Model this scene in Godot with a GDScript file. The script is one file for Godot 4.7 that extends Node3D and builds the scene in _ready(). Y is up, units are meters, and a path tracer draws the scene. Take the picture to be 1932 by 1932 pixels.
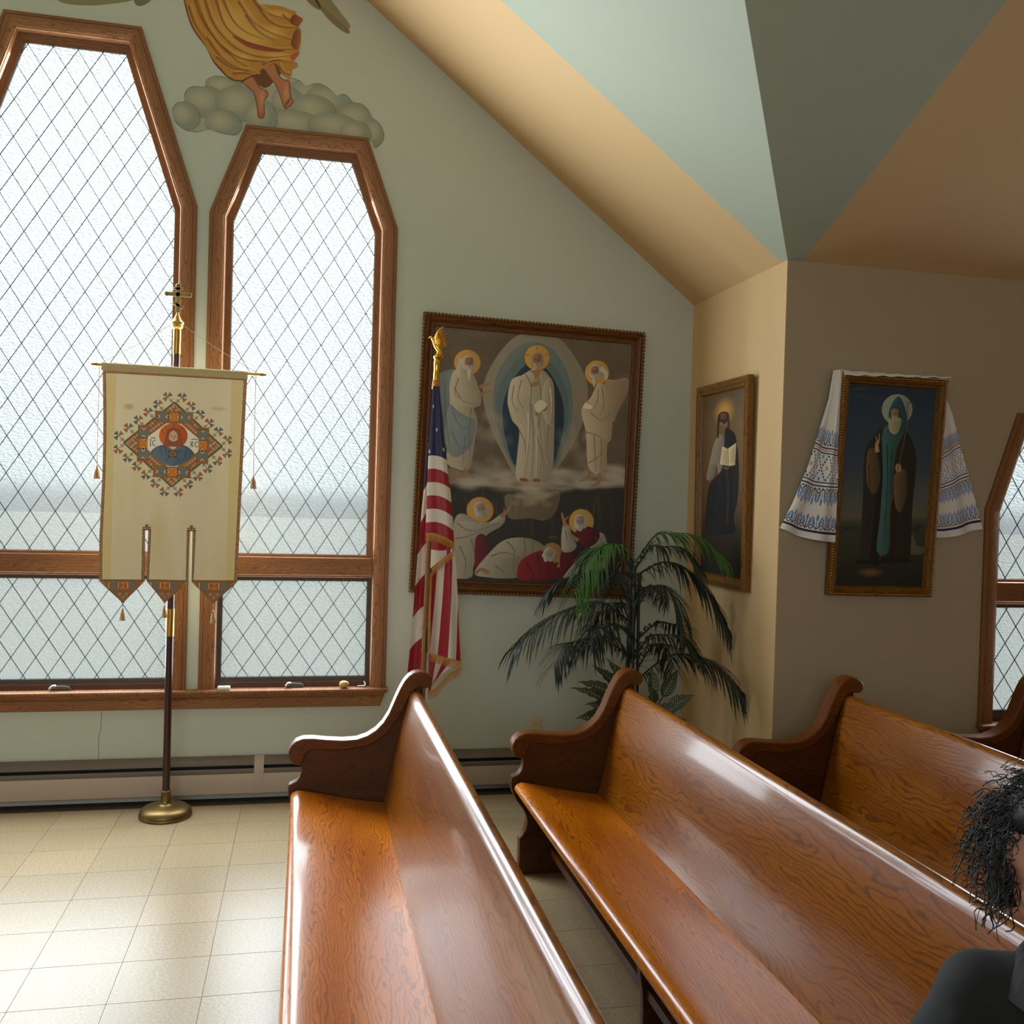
extends Node3D
# A corner of a small church: three tall leaded windows, a processional banner, a flag, icons, a palm and oak pews.

const XR := 2.297      # the return wall's face
const ZN := 1.162      # the nave wall's face
const EAVE := 2.943
const RIDGE_X := -1.277
const ST := 0.7763     # slope of the transept roof
const SN := 0.558      # slope of the nave roof
const ZR := 5.2        # ridge of the nave
const ZB := 9.24       # wall behind the camera
const XE := 9.0        # half length of the nave

var M := {}
var used := {}
var rng := RandomNumberGenerator.new()


func _ready():
	rng.seed = 7
	camera_and_light()
	make_materials()
	shell()
	windows()
	heater()
	pews()
	banner()
	flag()
	pictures()
	mural()
	plants()
	small_things()
	person()


# ------------------------------------------------------------------ camera, sky, lights

func camera_and_light():
	var cam := Camera3D.new()
	cam.name = "camera"
	cam.fov = 56.9
	cam.near = 0.05
	cam.far = 300.0
	var yaw := deg_to_rad(12.277)
	var pitch := deg_to_rad(-0.7915)
	var roll := deg_to_rad(-1.6749)
	var ry := Basis(Vector3(cos(yaw), 0, -sin(yaw)), Vector3(0, 1, 0), Vector3(sin(yaw), 0, cos(yaw)))
	var rx := Basis(Vector3(1, 0, 0), Vector3(0, cos(pitch), -sin(pitch)), Vector3(0, sin(pitch), cos(pitch)))
	var rz := Basis(Vector3(cos(roll), sin(roll), 0), Vector3(-sin(roll), cos(roll), 0), Vector3(0, 0, 1))
	cam.transform = Transform3D((rz * rx * ry).transposed(), Vector3(0, 1.72, 5.471))
	add_child(cam)
	cam.current = true
	var we := WorldEnvironment.new()
	we.name = "environment"
	var e := Environment.new()
	e.background_mode = Environment.BG_SKY
	var sky := Sky.new()
	var sm := ProceduralSkyMaterial.new()
	sm.sky_top_color = Color(1.55, 1.64, 1.66)
	sm.sky_horizon_color = Color(0.93, 1.0, 1.02)
	sm.sky_curve = 0.22
	sm.sky_energy_multiplier = 1.0
	sm.ground_bottom_color = Color(0.42, 0.43, 0.42)
	sm.ground_horizon_color = Color(0.62, 0.68, 0.70)
	sm.ground_energy_multiplier = 1.0
	sky.sky_material = sm
	e.sky = sky
	e.tonemap_mode = Environment.TONE_MAPPER_LINEAR
	e.tonemap_exposure = 1.0
	e.sdfgi_enabled = true
	e.ssao_enabled = true
	e.ssil_enabled = true
	we.environment = e
	add_child(we)
	# daylight let in by each window: [place just inside the glass, direction it faces (degrees about y), width, height, energy]
	var day := Color(0.93, 0.97, 1.0)
	for a in [
		[Vector3(-1.277, 2.75, -0.03), 180.0, 1.06, 2.5, 1.75], [Vector3(-1.277, 0.95, -0.03), 180.0, 1.06, 0.55, 1.2],
		[Vector3(-0.046, 2.4, -0.03), 180.0, 0.78, 2.0, 1.75], [Vector3(-0.046, 0.95, -0.03), 180.0, 0.78, 0.55, 1.2],
		[Vector3(-2.508, 2.4, -0.03), 180.0, 0.78, 2.0, 1.75], [Vector3(-2.508, 0.95, -0.03), 180.0, 0.78, 0.55, 1.2],
		[Vector3(3.98, 1.45, ZN - 0.03), 180.0, 0.78, 1.4, 1.0],
		[Vector3(-6.5, 1.45, ZN - 0.03), 180.0, 0.78, 1.4, 0.8],
		[Vector3(-1.277, 2.6, ZB + 0.03), 0.0, 1.06, 2.7, 0.6], [Vector3(-0.046, 2.2, ZB + 0.03), 0.0, 0.78, 2.3, 0.6],
		[Vector3(-2.508, 2.2, ZB + 0.03), 0.0, 0.78, 2.3, 0.6], [Vector3(-6.5, 1.45, ZB + 0.03), 0.0, 0.78, 1.4, 0.6],
		[Vector3(3.98, 1.45, ZB + 0.03), 0.0, 0.78, 1.4, 0.3],
		[Vector3(-XE - 0.03, 1.45, 3.4), -90.0, 0.78, 1.4, 0.3], [Vector3(-XE - 0.03, 1.45, 7.0), -90.0, 0.78, 1.4, 0.3],
	]:
		var l := AreaLight3D.new()
		l.name = "window_light"
		l.area_size = Vector2(a[2], a[3])
		l.position = a[0]
		l.rotation_degrees.y = a[1]
		l.light_color = day
		l.light_energy = a[4] * LIGHT
		l.area_normalize_energy = false
		l.area_range = 30.0
		l.area_attenuation = 2.0
		l.shadow_enabled = true
		add_child(l, true)

const LIGHT := 2.6

# ------------------------------------------------------------------ meshes

class Geo:
	var st := SurfaceTool.new()
	var group := 1
	func _init():
		st.begin(Mesh.PRIMITIVE_TRIANGLES)
		st.set_smooth_group(-1)
	func flat():
		st.set_smooth_group(-1)
	func smooth():
		group += 1
		st.set_smooth_group(group)
	func tri(a: Vector3, b: Vector3, c: Vector3, ua := Vector2(), ub := Vector2(), uc := Vector2()):
		st.set_uv(ua)
		st.add_vertex(a)
		st.set_uv(ub)
		st.add_vertex(b)
		st.set_uv(uc)
		st.add_vertex(c)
	func quad(a: Vector3, b: Vector3, c: Vector3, d: Vector3, ua := Vector2(), ub := Vector2(), uc := Vector2(), ud := Vector2()):
		tri(a, b, c, ua, ub, uc)
		tri(a, c, d, ua, uc, ud)
	# a strip between two rings of equal length, its corners split where the ring turns sharply
	func done() -> ArrayMesh:
		st.generate_normals()
		st.index()
		return st.commit()
	func sheet(nx: int, ny: int, f: Callable, uv: Callable):
		smooth()
		for j in ny:
			for i in nx:
				var q := []
				for k in [[0, 0], [1, 0], [1, 1], [0, 1]]:
					q.append(Vector2(float(i + k[0]) / nx, float(j + k[1]) / ny))
				quad(f.call(q[0].x, q[0].y), f.call(q[1].x, q[1].y), f.call(q[2].x, q[2].y), f.call(q[3].x, q[3].y), uv.call(q[0].x, q[0].y), uv.call(q[1].x, q[1].y), uv.call(q[2].x, q[2].y), uv.call(q[3].x, q[3].y))
	# an outline in x,y pushed along +z of t; the rim is rounded by b
	func extrude(p: PackedVector2Array, t: Transform3D, depth: float, b := 0.0, uvs := 1.0):
		if Geometry2D.is_polygon_clockwise(p):
			p = p.duplicate()
			p.reverse()
		var n := p.size()
		var small := PackedVector2Array()
		var corner := []
		var along := [0.0]
		for i in n:
			var e0 := (p[i] - p[(i + n - 1) % n]).normalized()
			var e1 := (p[(i + 1) % n] - p[i]).normalized()
			corner.append(e0.dot(e1) < 0.8)
			var m := (Vector2(-e0.y, e0.x) + Vector2(-e1.y, e1.x)).normalized()
			small.append(p[i] + m * b / maxf(0.4, m.dot(Vector2(-e0.y, e0.x))))
			along.append(along[i] + p[i].distance_to(p[(i + 1) % n]))
		var rings := [[p, 0.0], [p, depth]]
		if b > 0.0:
			rings = [[small, 0.0], [p, b], [p, depth - b], [small, depth]]
		group += 3
		for i in n:
			if corner[i]:
				group += 3
			var k := (i + 1) % n
			for r in rings.size() - 1:
				st.set_smooth_group(group + r)
				var lo: PackedVector2Array = rings[r][0]
				var hi: PackedVector2Array = rings[r + 1][0]
				var z0: float = rings[r][1]
				var z1: float = rings[r + 1][1]
				quad(t * Vector3(lo[i].x, lo[i].y, z0), t * Vector3(hi[i].x, hi[i].y, z1), t * Vector3(hi[k].x, hi[k].y, z1), t * Vector3(lo[k].x, lo[k].y, z0),
					Vector2(along[i], z0) * uvs, Vector2(along[i], z1) * uvs, Vector2(along[i + 1], z1) * uvs, Vector2(along[i + 1], z0) * uvs)
		group += 3
		flat()
		var cap: PackedVector2Array = rings[0][0]
		var ids := Geometry2D.triangulate_polygon(cap)
		for i in range(0, ids.size(), 3):
			var a := cap[ids[i]]
			var c := cap[ids[i + 1]]
			var d := cap[ids[i + 2]]
			if (c - a).cross(d - a) < 0:
				var s := c
				c = d
				d = s
			tri(t * Vector3(a.x, a.y, 0), t * Vector3(c.x, c.y, 0), t * Vector3(d.x, d.y, 0), a * uvs, c * uvs, d * uvs)
			tri(t * Vector3(a.x, a.y, depth), t * Vector3(d.x, d.y, depth), t * Vector3(c.x, c.y, depth), a * uvs, d * uvs, c * uvs)
	func box(at: Vector3, size: Vector3, b := 0.0, t := Transform3D()):
		var h := size / 2
		extrude(PackedVector2Array([Vector2(-h.x, -h.y), Vector2(h.x, -h.y), Vector2(h.x, h.y), Vector2(-h.x, h.y)]), t * Transform3D(Basis(), at - Vector3(0, 0, h.z)), size.z, b)
	# a profile of (radius, height) turned about +y of t
	func lathe(p: PackedVector2Array, t := Transform3D(), seg := 24):
		smooth()
		for i in p.size() - 1:
			if i > 0 and (p[i] - p[i - 1]).normalized().dot((p[i + 1] - p[i]).normalized()) < 0.75:
				smooth()
			for k in seg:
				var a0 := TAU * k / seg
				var a1 := TAU * (k + 1) / seg
				var q := []
				for c in [[p[i], a0], [p[i + 1], a0], [p[i + 1], a1], [p[i], a1]]:
					q.append(t * Vector3(c[0].x * cos(c[1]), c[0].y, -c[0].x * sin(c[1])))
				quad(q[0], q[1], q[2], q[3], Vector2(a0, p[i].y), Vector2(a0, p[i + 1].y), Vector2(a1, p[i + 1].y), Vector2(a1, p[i].y))
	# a round rod through points; r is one radius or one for each point
	func tube(p: PackedVector3Array, r, sides := 8, capped := true, squash := 1.0):
		var n := p.size()
		var up := Vector3.UP
		var rings := []
		for i in n:
			var d := (p[mini(i + 1, n - 1)] - p[maxi(i - 1, 0)]).normalized()
			if absf(d.dot(up)) > 0.95:
				up = Vector3.RIGHT if absf(d.x) < 0.8 else Vector3.FORWARD
			var s := d.cross(up).normalized()
			up = s.cross(d).normalized()
			var w: float = r[i] if r is Array or r is PackedFloat32Array else r
			var ring := PackedVector3Array()
			for k in sides:
				var a := TAU * k / sides
				ring.append(p[i] + s * cos(a) * w + up * sin(a) * w * squash)
			rings.append(ring)
		smooth()
		var run := 0.0
		for i in n - 1:
			var next := run + p[i].distance_to(p[i + 1])
			for k in sides:
				var m := (k + 1) % sides
				quad(rings[i][k], rings[i][m], rings[i + 1][m], rings[i + 1][k], Vector2(run, float(k) / sides), Vector2(run, float(k + 1) / sides), Vector2(next, float(k + 1) / sides), Vector2(next, float(k) / sides))
			run = next
		if capped:
			flat()
			for k in range(1, sides - 1):
				tri(rings[0][0], rings[0][k + 1], rings[0][k])
				tri(rings[n - 1][0], rings[n - 1][k], rings[n - 1][k + 1])
	func ball(c: Vector3, r: Vector3, seg := 16, t := Basis()):
		smooth()
		for j in seg / 2:
			for k in seg:
				var q := []
				for m in [[j, k], [j + 1, k], [j + 1, k + 1], [j, k + 1]]:
					var th: float = PI * m[0] / (seg / 2)
					var ph: float = TAU * m[1] / seg
					q.append(c + t * (Vector3(sin(th) * cos(ph), cos(th), sin(th) * sin(ph)) * r))
				quad(q[0], q[1], q[2], q[3], Vector2(float(k) / seg, 2.0 * j / seg), Vector2(float(k) / seg, 2.0 * (j + 1) / seg), Vector2(float(k + 1) / seg, 2.0 * (j + 1) / seg), Vector2(float(k + 1) / seg, 2.0 * j / seg))
	# a moulding: a profile of (inward, height) carried round an outline that runs anticlockwise, mitred at its corners
	func moulding(p: PackedVector2Array, closed: bool, prof: PackedVector2Array, t := Transform3D()):
		var n := p.size()
		var last := n if closed else n - 1
		var mit := []
		for i in n:
			var e0 := (p[i] - p[(i + n - 1) % n]).normalized()
			var e1 := (p[(i + 1) % n] - p[i]).normalized()
			if not closed and i == 0:
				e0 = e1
			if not closed and i == n - 1:
				e1 = e0
			var a := Vector2(-e0.y, e0.x)
			var m := (a + Vector2(-e1.y, e1.x)).normalized()
			mit.append(m / m.dot(a))
		var run := 0.0
		for i in last:
			var k := (i + 1) % n
			var next := run + p[i].distance_to(p[k])
			smooth()
			var v := 0.0
			for j in prof.size() - 1:
				if j > 0 and (prof[j] - prof[j - 1]).normalized().dot((prof[j + 1] - prof[j]).normalized()) < 0.8:
					smooth()
				var v1 := v + prof[j].distance_to(prof[j + 1])
				var a: Vector2 = p[i] + mit[i] * prof[j].x
				var b: Vector2 = p[i] + mit[i] * prof[j + 1].x
				var c: Vector2 = p[k] + mit[k] * prof[j + 1].x
				var d: Vector2 = p[k] + mit[k] * prof[j].x
				quad(t * Vector3(a.x, a.y, prof[j].y), t * Vector3(d.x, d.y, prof[j].y), t * Vector3(c.x, c.y, prof[j + 1].y), t * Vector3(b.x, b.y, prof[j + 1].y),
					Vector2(run, v), Vector2(next, v), Vector2(next, v1), Vector2(run, v1))
				v = v1
			run = next + 0.37


func v2(a: Array) -> PackedVector2Array:
	var p := PackedVector2Array()
	for i in range(0, a.size(), 2):
		p.append(Vector2(a[i], a[i + 1]))
	return p


# a smooth curve through points
func curvy(p: PackedVector2Array, closed := false, steps := 4) -> PackedVector2Array:
	var out := PackedVector2Array()
	var n := p.size()
	for i in (n if closed else n - 1):
		var a := p[(i + n - 1) % n] if closed else p[maxi(i - 1, 0)]
		var d := p[(i + 2) % n] if closed else p[mini(i + 2, n - 1)]
		for k in steps:
			out.append(p[i].cubic_interpolate(p[(i + 1) % n], a, d, float(k) / steps))
	if not closed:
		out.append(p[n - 1])
	return out


func curvy3(p: PackedVector3Array, steps := 4) -> PackedVector3Array:
	var out := PackedVector3Array()
	var n := p.size()
	for i in n - 1:
		for k in steps:
			out.append(p[i].cubic_interpolate(p[i + 1], p[maxi(i - 1, 0)], p[mini(i + 2, n - 1)], float(k) / steps))
	out.append(p[n - 1])
	return out


# ------------------------------------------------------------------ things and parts

func numbered(called: String) -> String:
	var n: int = used.get(called, 0)
	used[called] = n + 1
	return called if n == 0 else "%s_%03d" % [called, n]


func obj(called: String, g, m: Material, parent: Node = self) -> MeshInstance3D:
	var o := MeshInstance3D.new()
	o.mesh = g.done() if g is Geo else g
	o.material_override = m
	o.name = numbered(called) if parent == self else called
	parent.add_child(o, true)
	return o


func tag(o: Node, label: String, category: String, group := "") -> Node:
	o.set_meta("label", label)
	o.set_meta("category", category)
	if group:
		o.set_meta("group", group)
	return o


func thing(called: String, label: String, category: String, at := Vector3.ZERO, group := "") -> Node3D:
	var o := Node3D.new()
	o.name = numbered(called)
	add_child(o, true)
	o.position = at
	tag(o, label, category, group)
	return o


func struct(called: String, g, m: Material) -> MeshInstance3D:
	var o := obj(called, g, m)
	o.set_meta("kind", "structure")
	return o


func shell_node(called: String) -> Node3D:
	var o := Node3D.new()
	o.name = numbered(called)
	add_child(o, true)
	o.set_meta("kind", "structure")
	return o

# ------------------------------------------------------------------ materials

func mat(c: Color, rough := 0.6, metal := 0.0) -> StandardMaterial3D:
	var m := StandardMaterial3D.new()
	m.albedo_color = c
	m.roughness = rough
	m.metallic = metal
	return m


func noise_tex(freq: float, ramp := [], normal := 0.0, size := 512, kind := FastNoiseLite.TYPE_SIMPLEX_SMOOTH, octaves := 3) -> NoiseTexture2D:
	var n := FastNoiseLite.new()
	n.noise_type = kind
	n.frequency = freq
	n.fractal_octaves = octaves
	n.seed = 11
	var t := NoiseTexture2D.new()
	t.width = size
	t.height = size
	t.seamless = true
	t.noise = n
	if normal > 0.0:
		t.as_normal_map = true
		t.bump_strength = normal
	if ramp.size():
		var g := Gradient.new()
		g.offsets = PackedFloat32Array(ramp.map(func(a): return a[0]))
		g.colors = PackedColorArray(ramp.map(func(a): return a[1]))
		t.color_ramp = g
	return t


# plain-sawn wood: growth rings cut along the board, with pores drawn out along the grain (u)
func wood_tex(w: int, h: int, rings: float, light: Color, mid: Color, dark: Color, seed_: int, boards := 4, pore := 0.35) -> ImageTexture:
	var slow := FastNoiseLite.new()
	slow.seed = seed_
	slow.frequency = 1.0
	slow.fractal_octaves = 2
	var fine := FastNoiseLite.new()
	fine.seed = seed_ + 5
	fine.frequency = 1.0
	fine.fractal_octaves = 2
	var im := Image.create(w, h, false, Image.FORMAT_RGB8)
	for y in h:
		var v := float(y) / h
		var board := floori(v * boards)
		var bv := v * boards - board - 0.5
		var off := board * 17.3
		for x in w:
			var a := TAU * x / w
			var cx := cos(a)
			var sx := sin(a)
			var s := slow.get_noise_3d(cx * 0.36 + off, sx * 0.36, bv * 0.8)
			var warp := slow.get_noise_3d(cx * 2.4 + off, sx * 2.4 + 40.0, bv * 4.0)
			var r := absf(bv + 0.07 * warp) * 1.9 + s * 0.75
			var ring := fposmod(r * rings, 1.0)
			var line := smoothstep(0.55, 0.95, ring) * (1.0 - smoothstep(0.95, 1.0, ring))
			var p := fine.get_noise_3d(cx * 7.0, sx * 7.0 + off, v * 130.0)
			var q := fine.get_noise_3d(cx * 22.0 + 9.0, sx * 22.0 + off, v * 300.0)
			var c := light.lerp(mid, clampf(0.5 + 0.8 * s + 0.35 * p, 0, 1))
			c = c.lerp(dark, clampf(line * 0.46 + maxf(0.0, q) * pore, 0, 1))
			im.set_pixel(x, y, c)
	return ImageTexture.create_from_image(im)


func wood(tex: Texture2D, rough: float, coat := 0.0, scale := Vector3(1, 1, 1)) -> StandardMaterial3D:
	var m := mat(Color.WHITE, rough)
	m.albedo_texture = tex
	m.uv1_scale = scale
	m.metallic_specular = 0.38
	if coat > 0.0:
		m.clearcoat_enabled = true
		m.clearcoat = coat
		m.clearcoat_roughness = 0.09
	return m


func paint(c: Color) -> StandardMaterial3D:
	var m := mat(c, 0.75)
	m.uv1_triplanar = true
	m.uv1_world_triplanar = true
	m.uv1_scale = Vector3(3, 3, 3)
	m.normal_enabled = true
	m.normal_scale = 0.25
	m.normal_texture = M.stipple
	return m


func make_materials():
	M.stipple = noise_tex(0.05, [], 2.0)
	M.blue_wall = paint(Color(0.74, 0.76, 0.70))
	M.cream = paint(Color(0.78, 0.65, 0.46))
	M.cream_shaded = paint(Color(0.67, 0.60, 0.49))  # the cream paint again for the nave walls, their shade put into the colour
	M.blue_ceiling = paint(Color(0.63, 0.66, 0.58))
	var oak := wood_tex(1024, 512, 7.0, Color(0.84, 0.49, 0.03), Color(0.70, 0.36, 0.01), Color(0.34, 0.16, 0.02), 3)
	M.pew = wood(oak, 0.30, 0.25, Vector3(0.5, 1.6, 1))
	M.pew_back = wood(oak, 0.30, 0.35, Vector3(0.36, 1.25, 1))
	M.pew_cap = wood(oak, 0.4, 0.0, Vector3(1.3, 2.2, 1))
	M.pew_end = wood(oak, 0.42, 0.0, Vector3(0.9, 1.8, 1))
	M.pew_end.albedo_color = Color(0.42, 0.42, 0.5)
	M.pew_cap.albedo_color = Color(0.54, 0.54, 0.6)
	M.pew_back.albedo_color = Color(0.72, 0.75, 0.75)
	var trim := wood_tex(512, 256, 5.0, Color(0.62, 0.43, 0.26), Color(0.52, 0.335, 0.19), Color(0.34, 0.205, 0.11), 21, 2)
	M.trim = wood(trim, 0.5, 0.0, Vector3(0.8, 3.0, 1))
	M.brass = mat(Color(0.72, 0.56, 0.28), 0.32, 1.0)
	M.brass_dull = mat(Color(0.52, 0.43, 0.27), 0.42, 1.0)
	M.gilt = mat(Color(0.93, 0.72, 0.30), 0.2, 1.0)
	M.dark_pole = mat(Color(0.20, 0.09, 0.055), 0.3)
	M.came = mat(Color(0.14, 0.18, 0.20), 0.6, 0.2)
	M.sash = mat(Color(0.30, 0.24, 0.19), 0.55)
	M.sash_metal = mat(Color(0.36, 0.34, 0.31), 0.4, 0.6)
	M.heater_dark = mat(Color(0.13, 0.12, 0.11), 0.7)
	M.heater_cap = mat(Color(0.42, 0.38, 0.34), 0.45)
	M.heater_front = mat(Color(0.71, 0.64, 0.57), 0.5)
	M.steel = mat(Color(0.72, 0.71, 0.68), 0.3, 1.0)
	M.gravel = mat(Color(0.42, 0.42, 0.39), 0.95)
	var lino := noise_tex(0.09, [[0.0, Color(0.60, 0.52, 0.40)], [0.42, Color(0.67, 0.59, 0.47)], [0.55, Color(0.69, 0.61, 0.49)], [1.0, Color(0.76, 0.69, 0.57)]], 0.0, 512, FastNoiseLite.TYPE_SIMPLEX, 4)
	M.tiles = []
	for k in 4:
		var m := mat([Color(0.92, 0.92, 0.89), Color(0.90, 0.90, 0.87), Color(0.94, 0.93, 0.90), Color(0.91, 0.90, 0.86)][k], 0.32)
		m.albedo_texture = lino
		m.uv1_triplanar = true
		m.uv1_world_triplanar = true
		m.uv1_scale = Vector3(1.3, 1.3, 1.9)
		m.uv1_offset = Vector3(0.31 * k, 0.1, 0.17 * k)
		m.normal_enabled = true
		m.normal_texture = M.stipple
		m.normal_scale = 0.12
		M.tiles.append(m)
	M.hair = mat(Color(0.05, 0.042, 0.04), 0.65)
	M.jacket = mat(Color(0.035, 0.034, 0.038), 0.85)
	M.jacket.rim_enabled = true
	M.jacket.rim = 0.06
	M.joint = mat(Color(0.22, 0.18, 0.14), 0.8)
	# rippled obscure glass: the ridges let less light straight through
	M.glass = []
	var ripple := ripple_tex()
	for k in 2:
		var g := StandardMaterial3D.new()
		g.transparency = BaseMaterial3D.TRANSPARENCY_ALPHA
		g.albedo_texture = ripple
		g.albedo_color = Color(1, 1, 1, 1)
		g.roughness = 0.35
		g.backlight_enabled = true
		g.backlight = Color(1, 1, 1)
		g.uv1_scale = Vector3(1.2, 2.3, 1) if k == 0 else Vector3(1.5, 2.4, 1)
		M.glass.append(g)


# the relief of the glass as how much it lets through: fine wrinkles, mostly level
func ripple_tex() -> ImageTexture:
	var a := FastNoiseLite.new()
	a.seed = 4
	a.frequency = 0.035
	a.fractal_type = FastNoiseLite.FRACTAL_RIDGED
	a.fractal_octaves = 3
	a.domain_warp_enabled = true
	a.domain_warp_amplitude = 18.0
	a.domain_warp_frequency = 0.02
	var h := a.get_seamless_image(512, 512)
	var im := Image.create(512, 512, false, Image.FORMAT_RGBA8)
	for y in 512:
		for x in 512:
			# slope of the relief towards the upper left, as light bends away from it
			var d := h.get_pixel(x, y).r - h.get_pixel((x + 2) % 512, (y + 3) % 512).r
			var t := clampf(0.5 + d * 4.0, 0, 1)
			im.set_pixel(x, y, Color(0.78 + 0.22 * t, 0.80 + 0.20 * t, 0.81 + 0.19 * t, 0.84 - 0.56 * t))
	return ImageTexture.create_from_image(im)

# ------------------------------------------------------------------ the room

func roof_t(x: float) -> float:
	return EAVE + ST * ((XR - RIDGE_X) - absf(x - RIDGE_X))


func roof_n(z: float) -> float:
	return EAVE + SN * ((ZR - ZN) - absf(z - ZR))


func slab(called: String, plan: Array, height: Callable, m: Material):
	var p := v2(plan)
	var g := Geo.new()
	var ids := Geometry2D.triangulate_polygon(p)
	for k in [0.0, 0.18]:
		for i in range(0, ids.size(), 3):
			var q := []
			for j in 3:
				var c := p[ids[i + j]]
				q.append(Vector3(c.x, height.call(c) + k, c.y))
			g.tri(q[0], q[1], q[2])
	for i in p.size():
		var a := p[i]
		var b := p[(i + 1) % p.size()]
		var ha: float = height.call(a)
		var hb: float = height.call(b)
		g.quad(Vector3(a.x, ha, a.y), Vector3(b.x, hb, b.y), Vector3(b.x, hb + 0.18, b.y), Vector3(a.x, ha + 0.18, a.y))
	struct(called, g, m)


# the outline of a window opening, anticlockwise from its lower right corner
func opening(w: Dictionary, inset: float, y0: float) -> PackedVector2Array:
	var hw: float = w.hw - inset
	var dy: float = w.top - w.sh
	var dx: float = w.hw - w.tw
	var l := Vector2(dx, dy).length()
	# the slanted side moved inwards, met with the moved upright and the moved head
	var top: float = w.top - inset
	var sh: float = w.sh - inset * (l - dy) / dx
	var tw: float = hw - (top - sh) * dx / dy
	return v2([w.x + hw, y0, w.x + hw, sh, w.x + tw, top, w.x - tw, top, w.x - hw, sh, w.x - hw, y0])


func wall_with_windows(called: String, outline: Array, at: Transform3D, holes: Array, m: Material):
	var c := CSGPolygon3D.new()
	c.polygon = v2(outline)
	c.depth = 0.2
	c.transform = at
	c.material = m
	for w in holes:
		var h := CSGPolygon3D.new()
		h.operation = CSGShape3D.OPERATION_SUBTRACTION
		h.polygon = opening(w, 0.07, w.base - 0.06)
		h.depth = 0.6
		h.position.z = 0.2
		h.material = m
		h.name = "opening"
		c.add_child(h, true)
	c.name = numbered(called)
	c.set_meta("kind", "structure")
	add_child(c, true)


var WIN := {}


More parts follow.
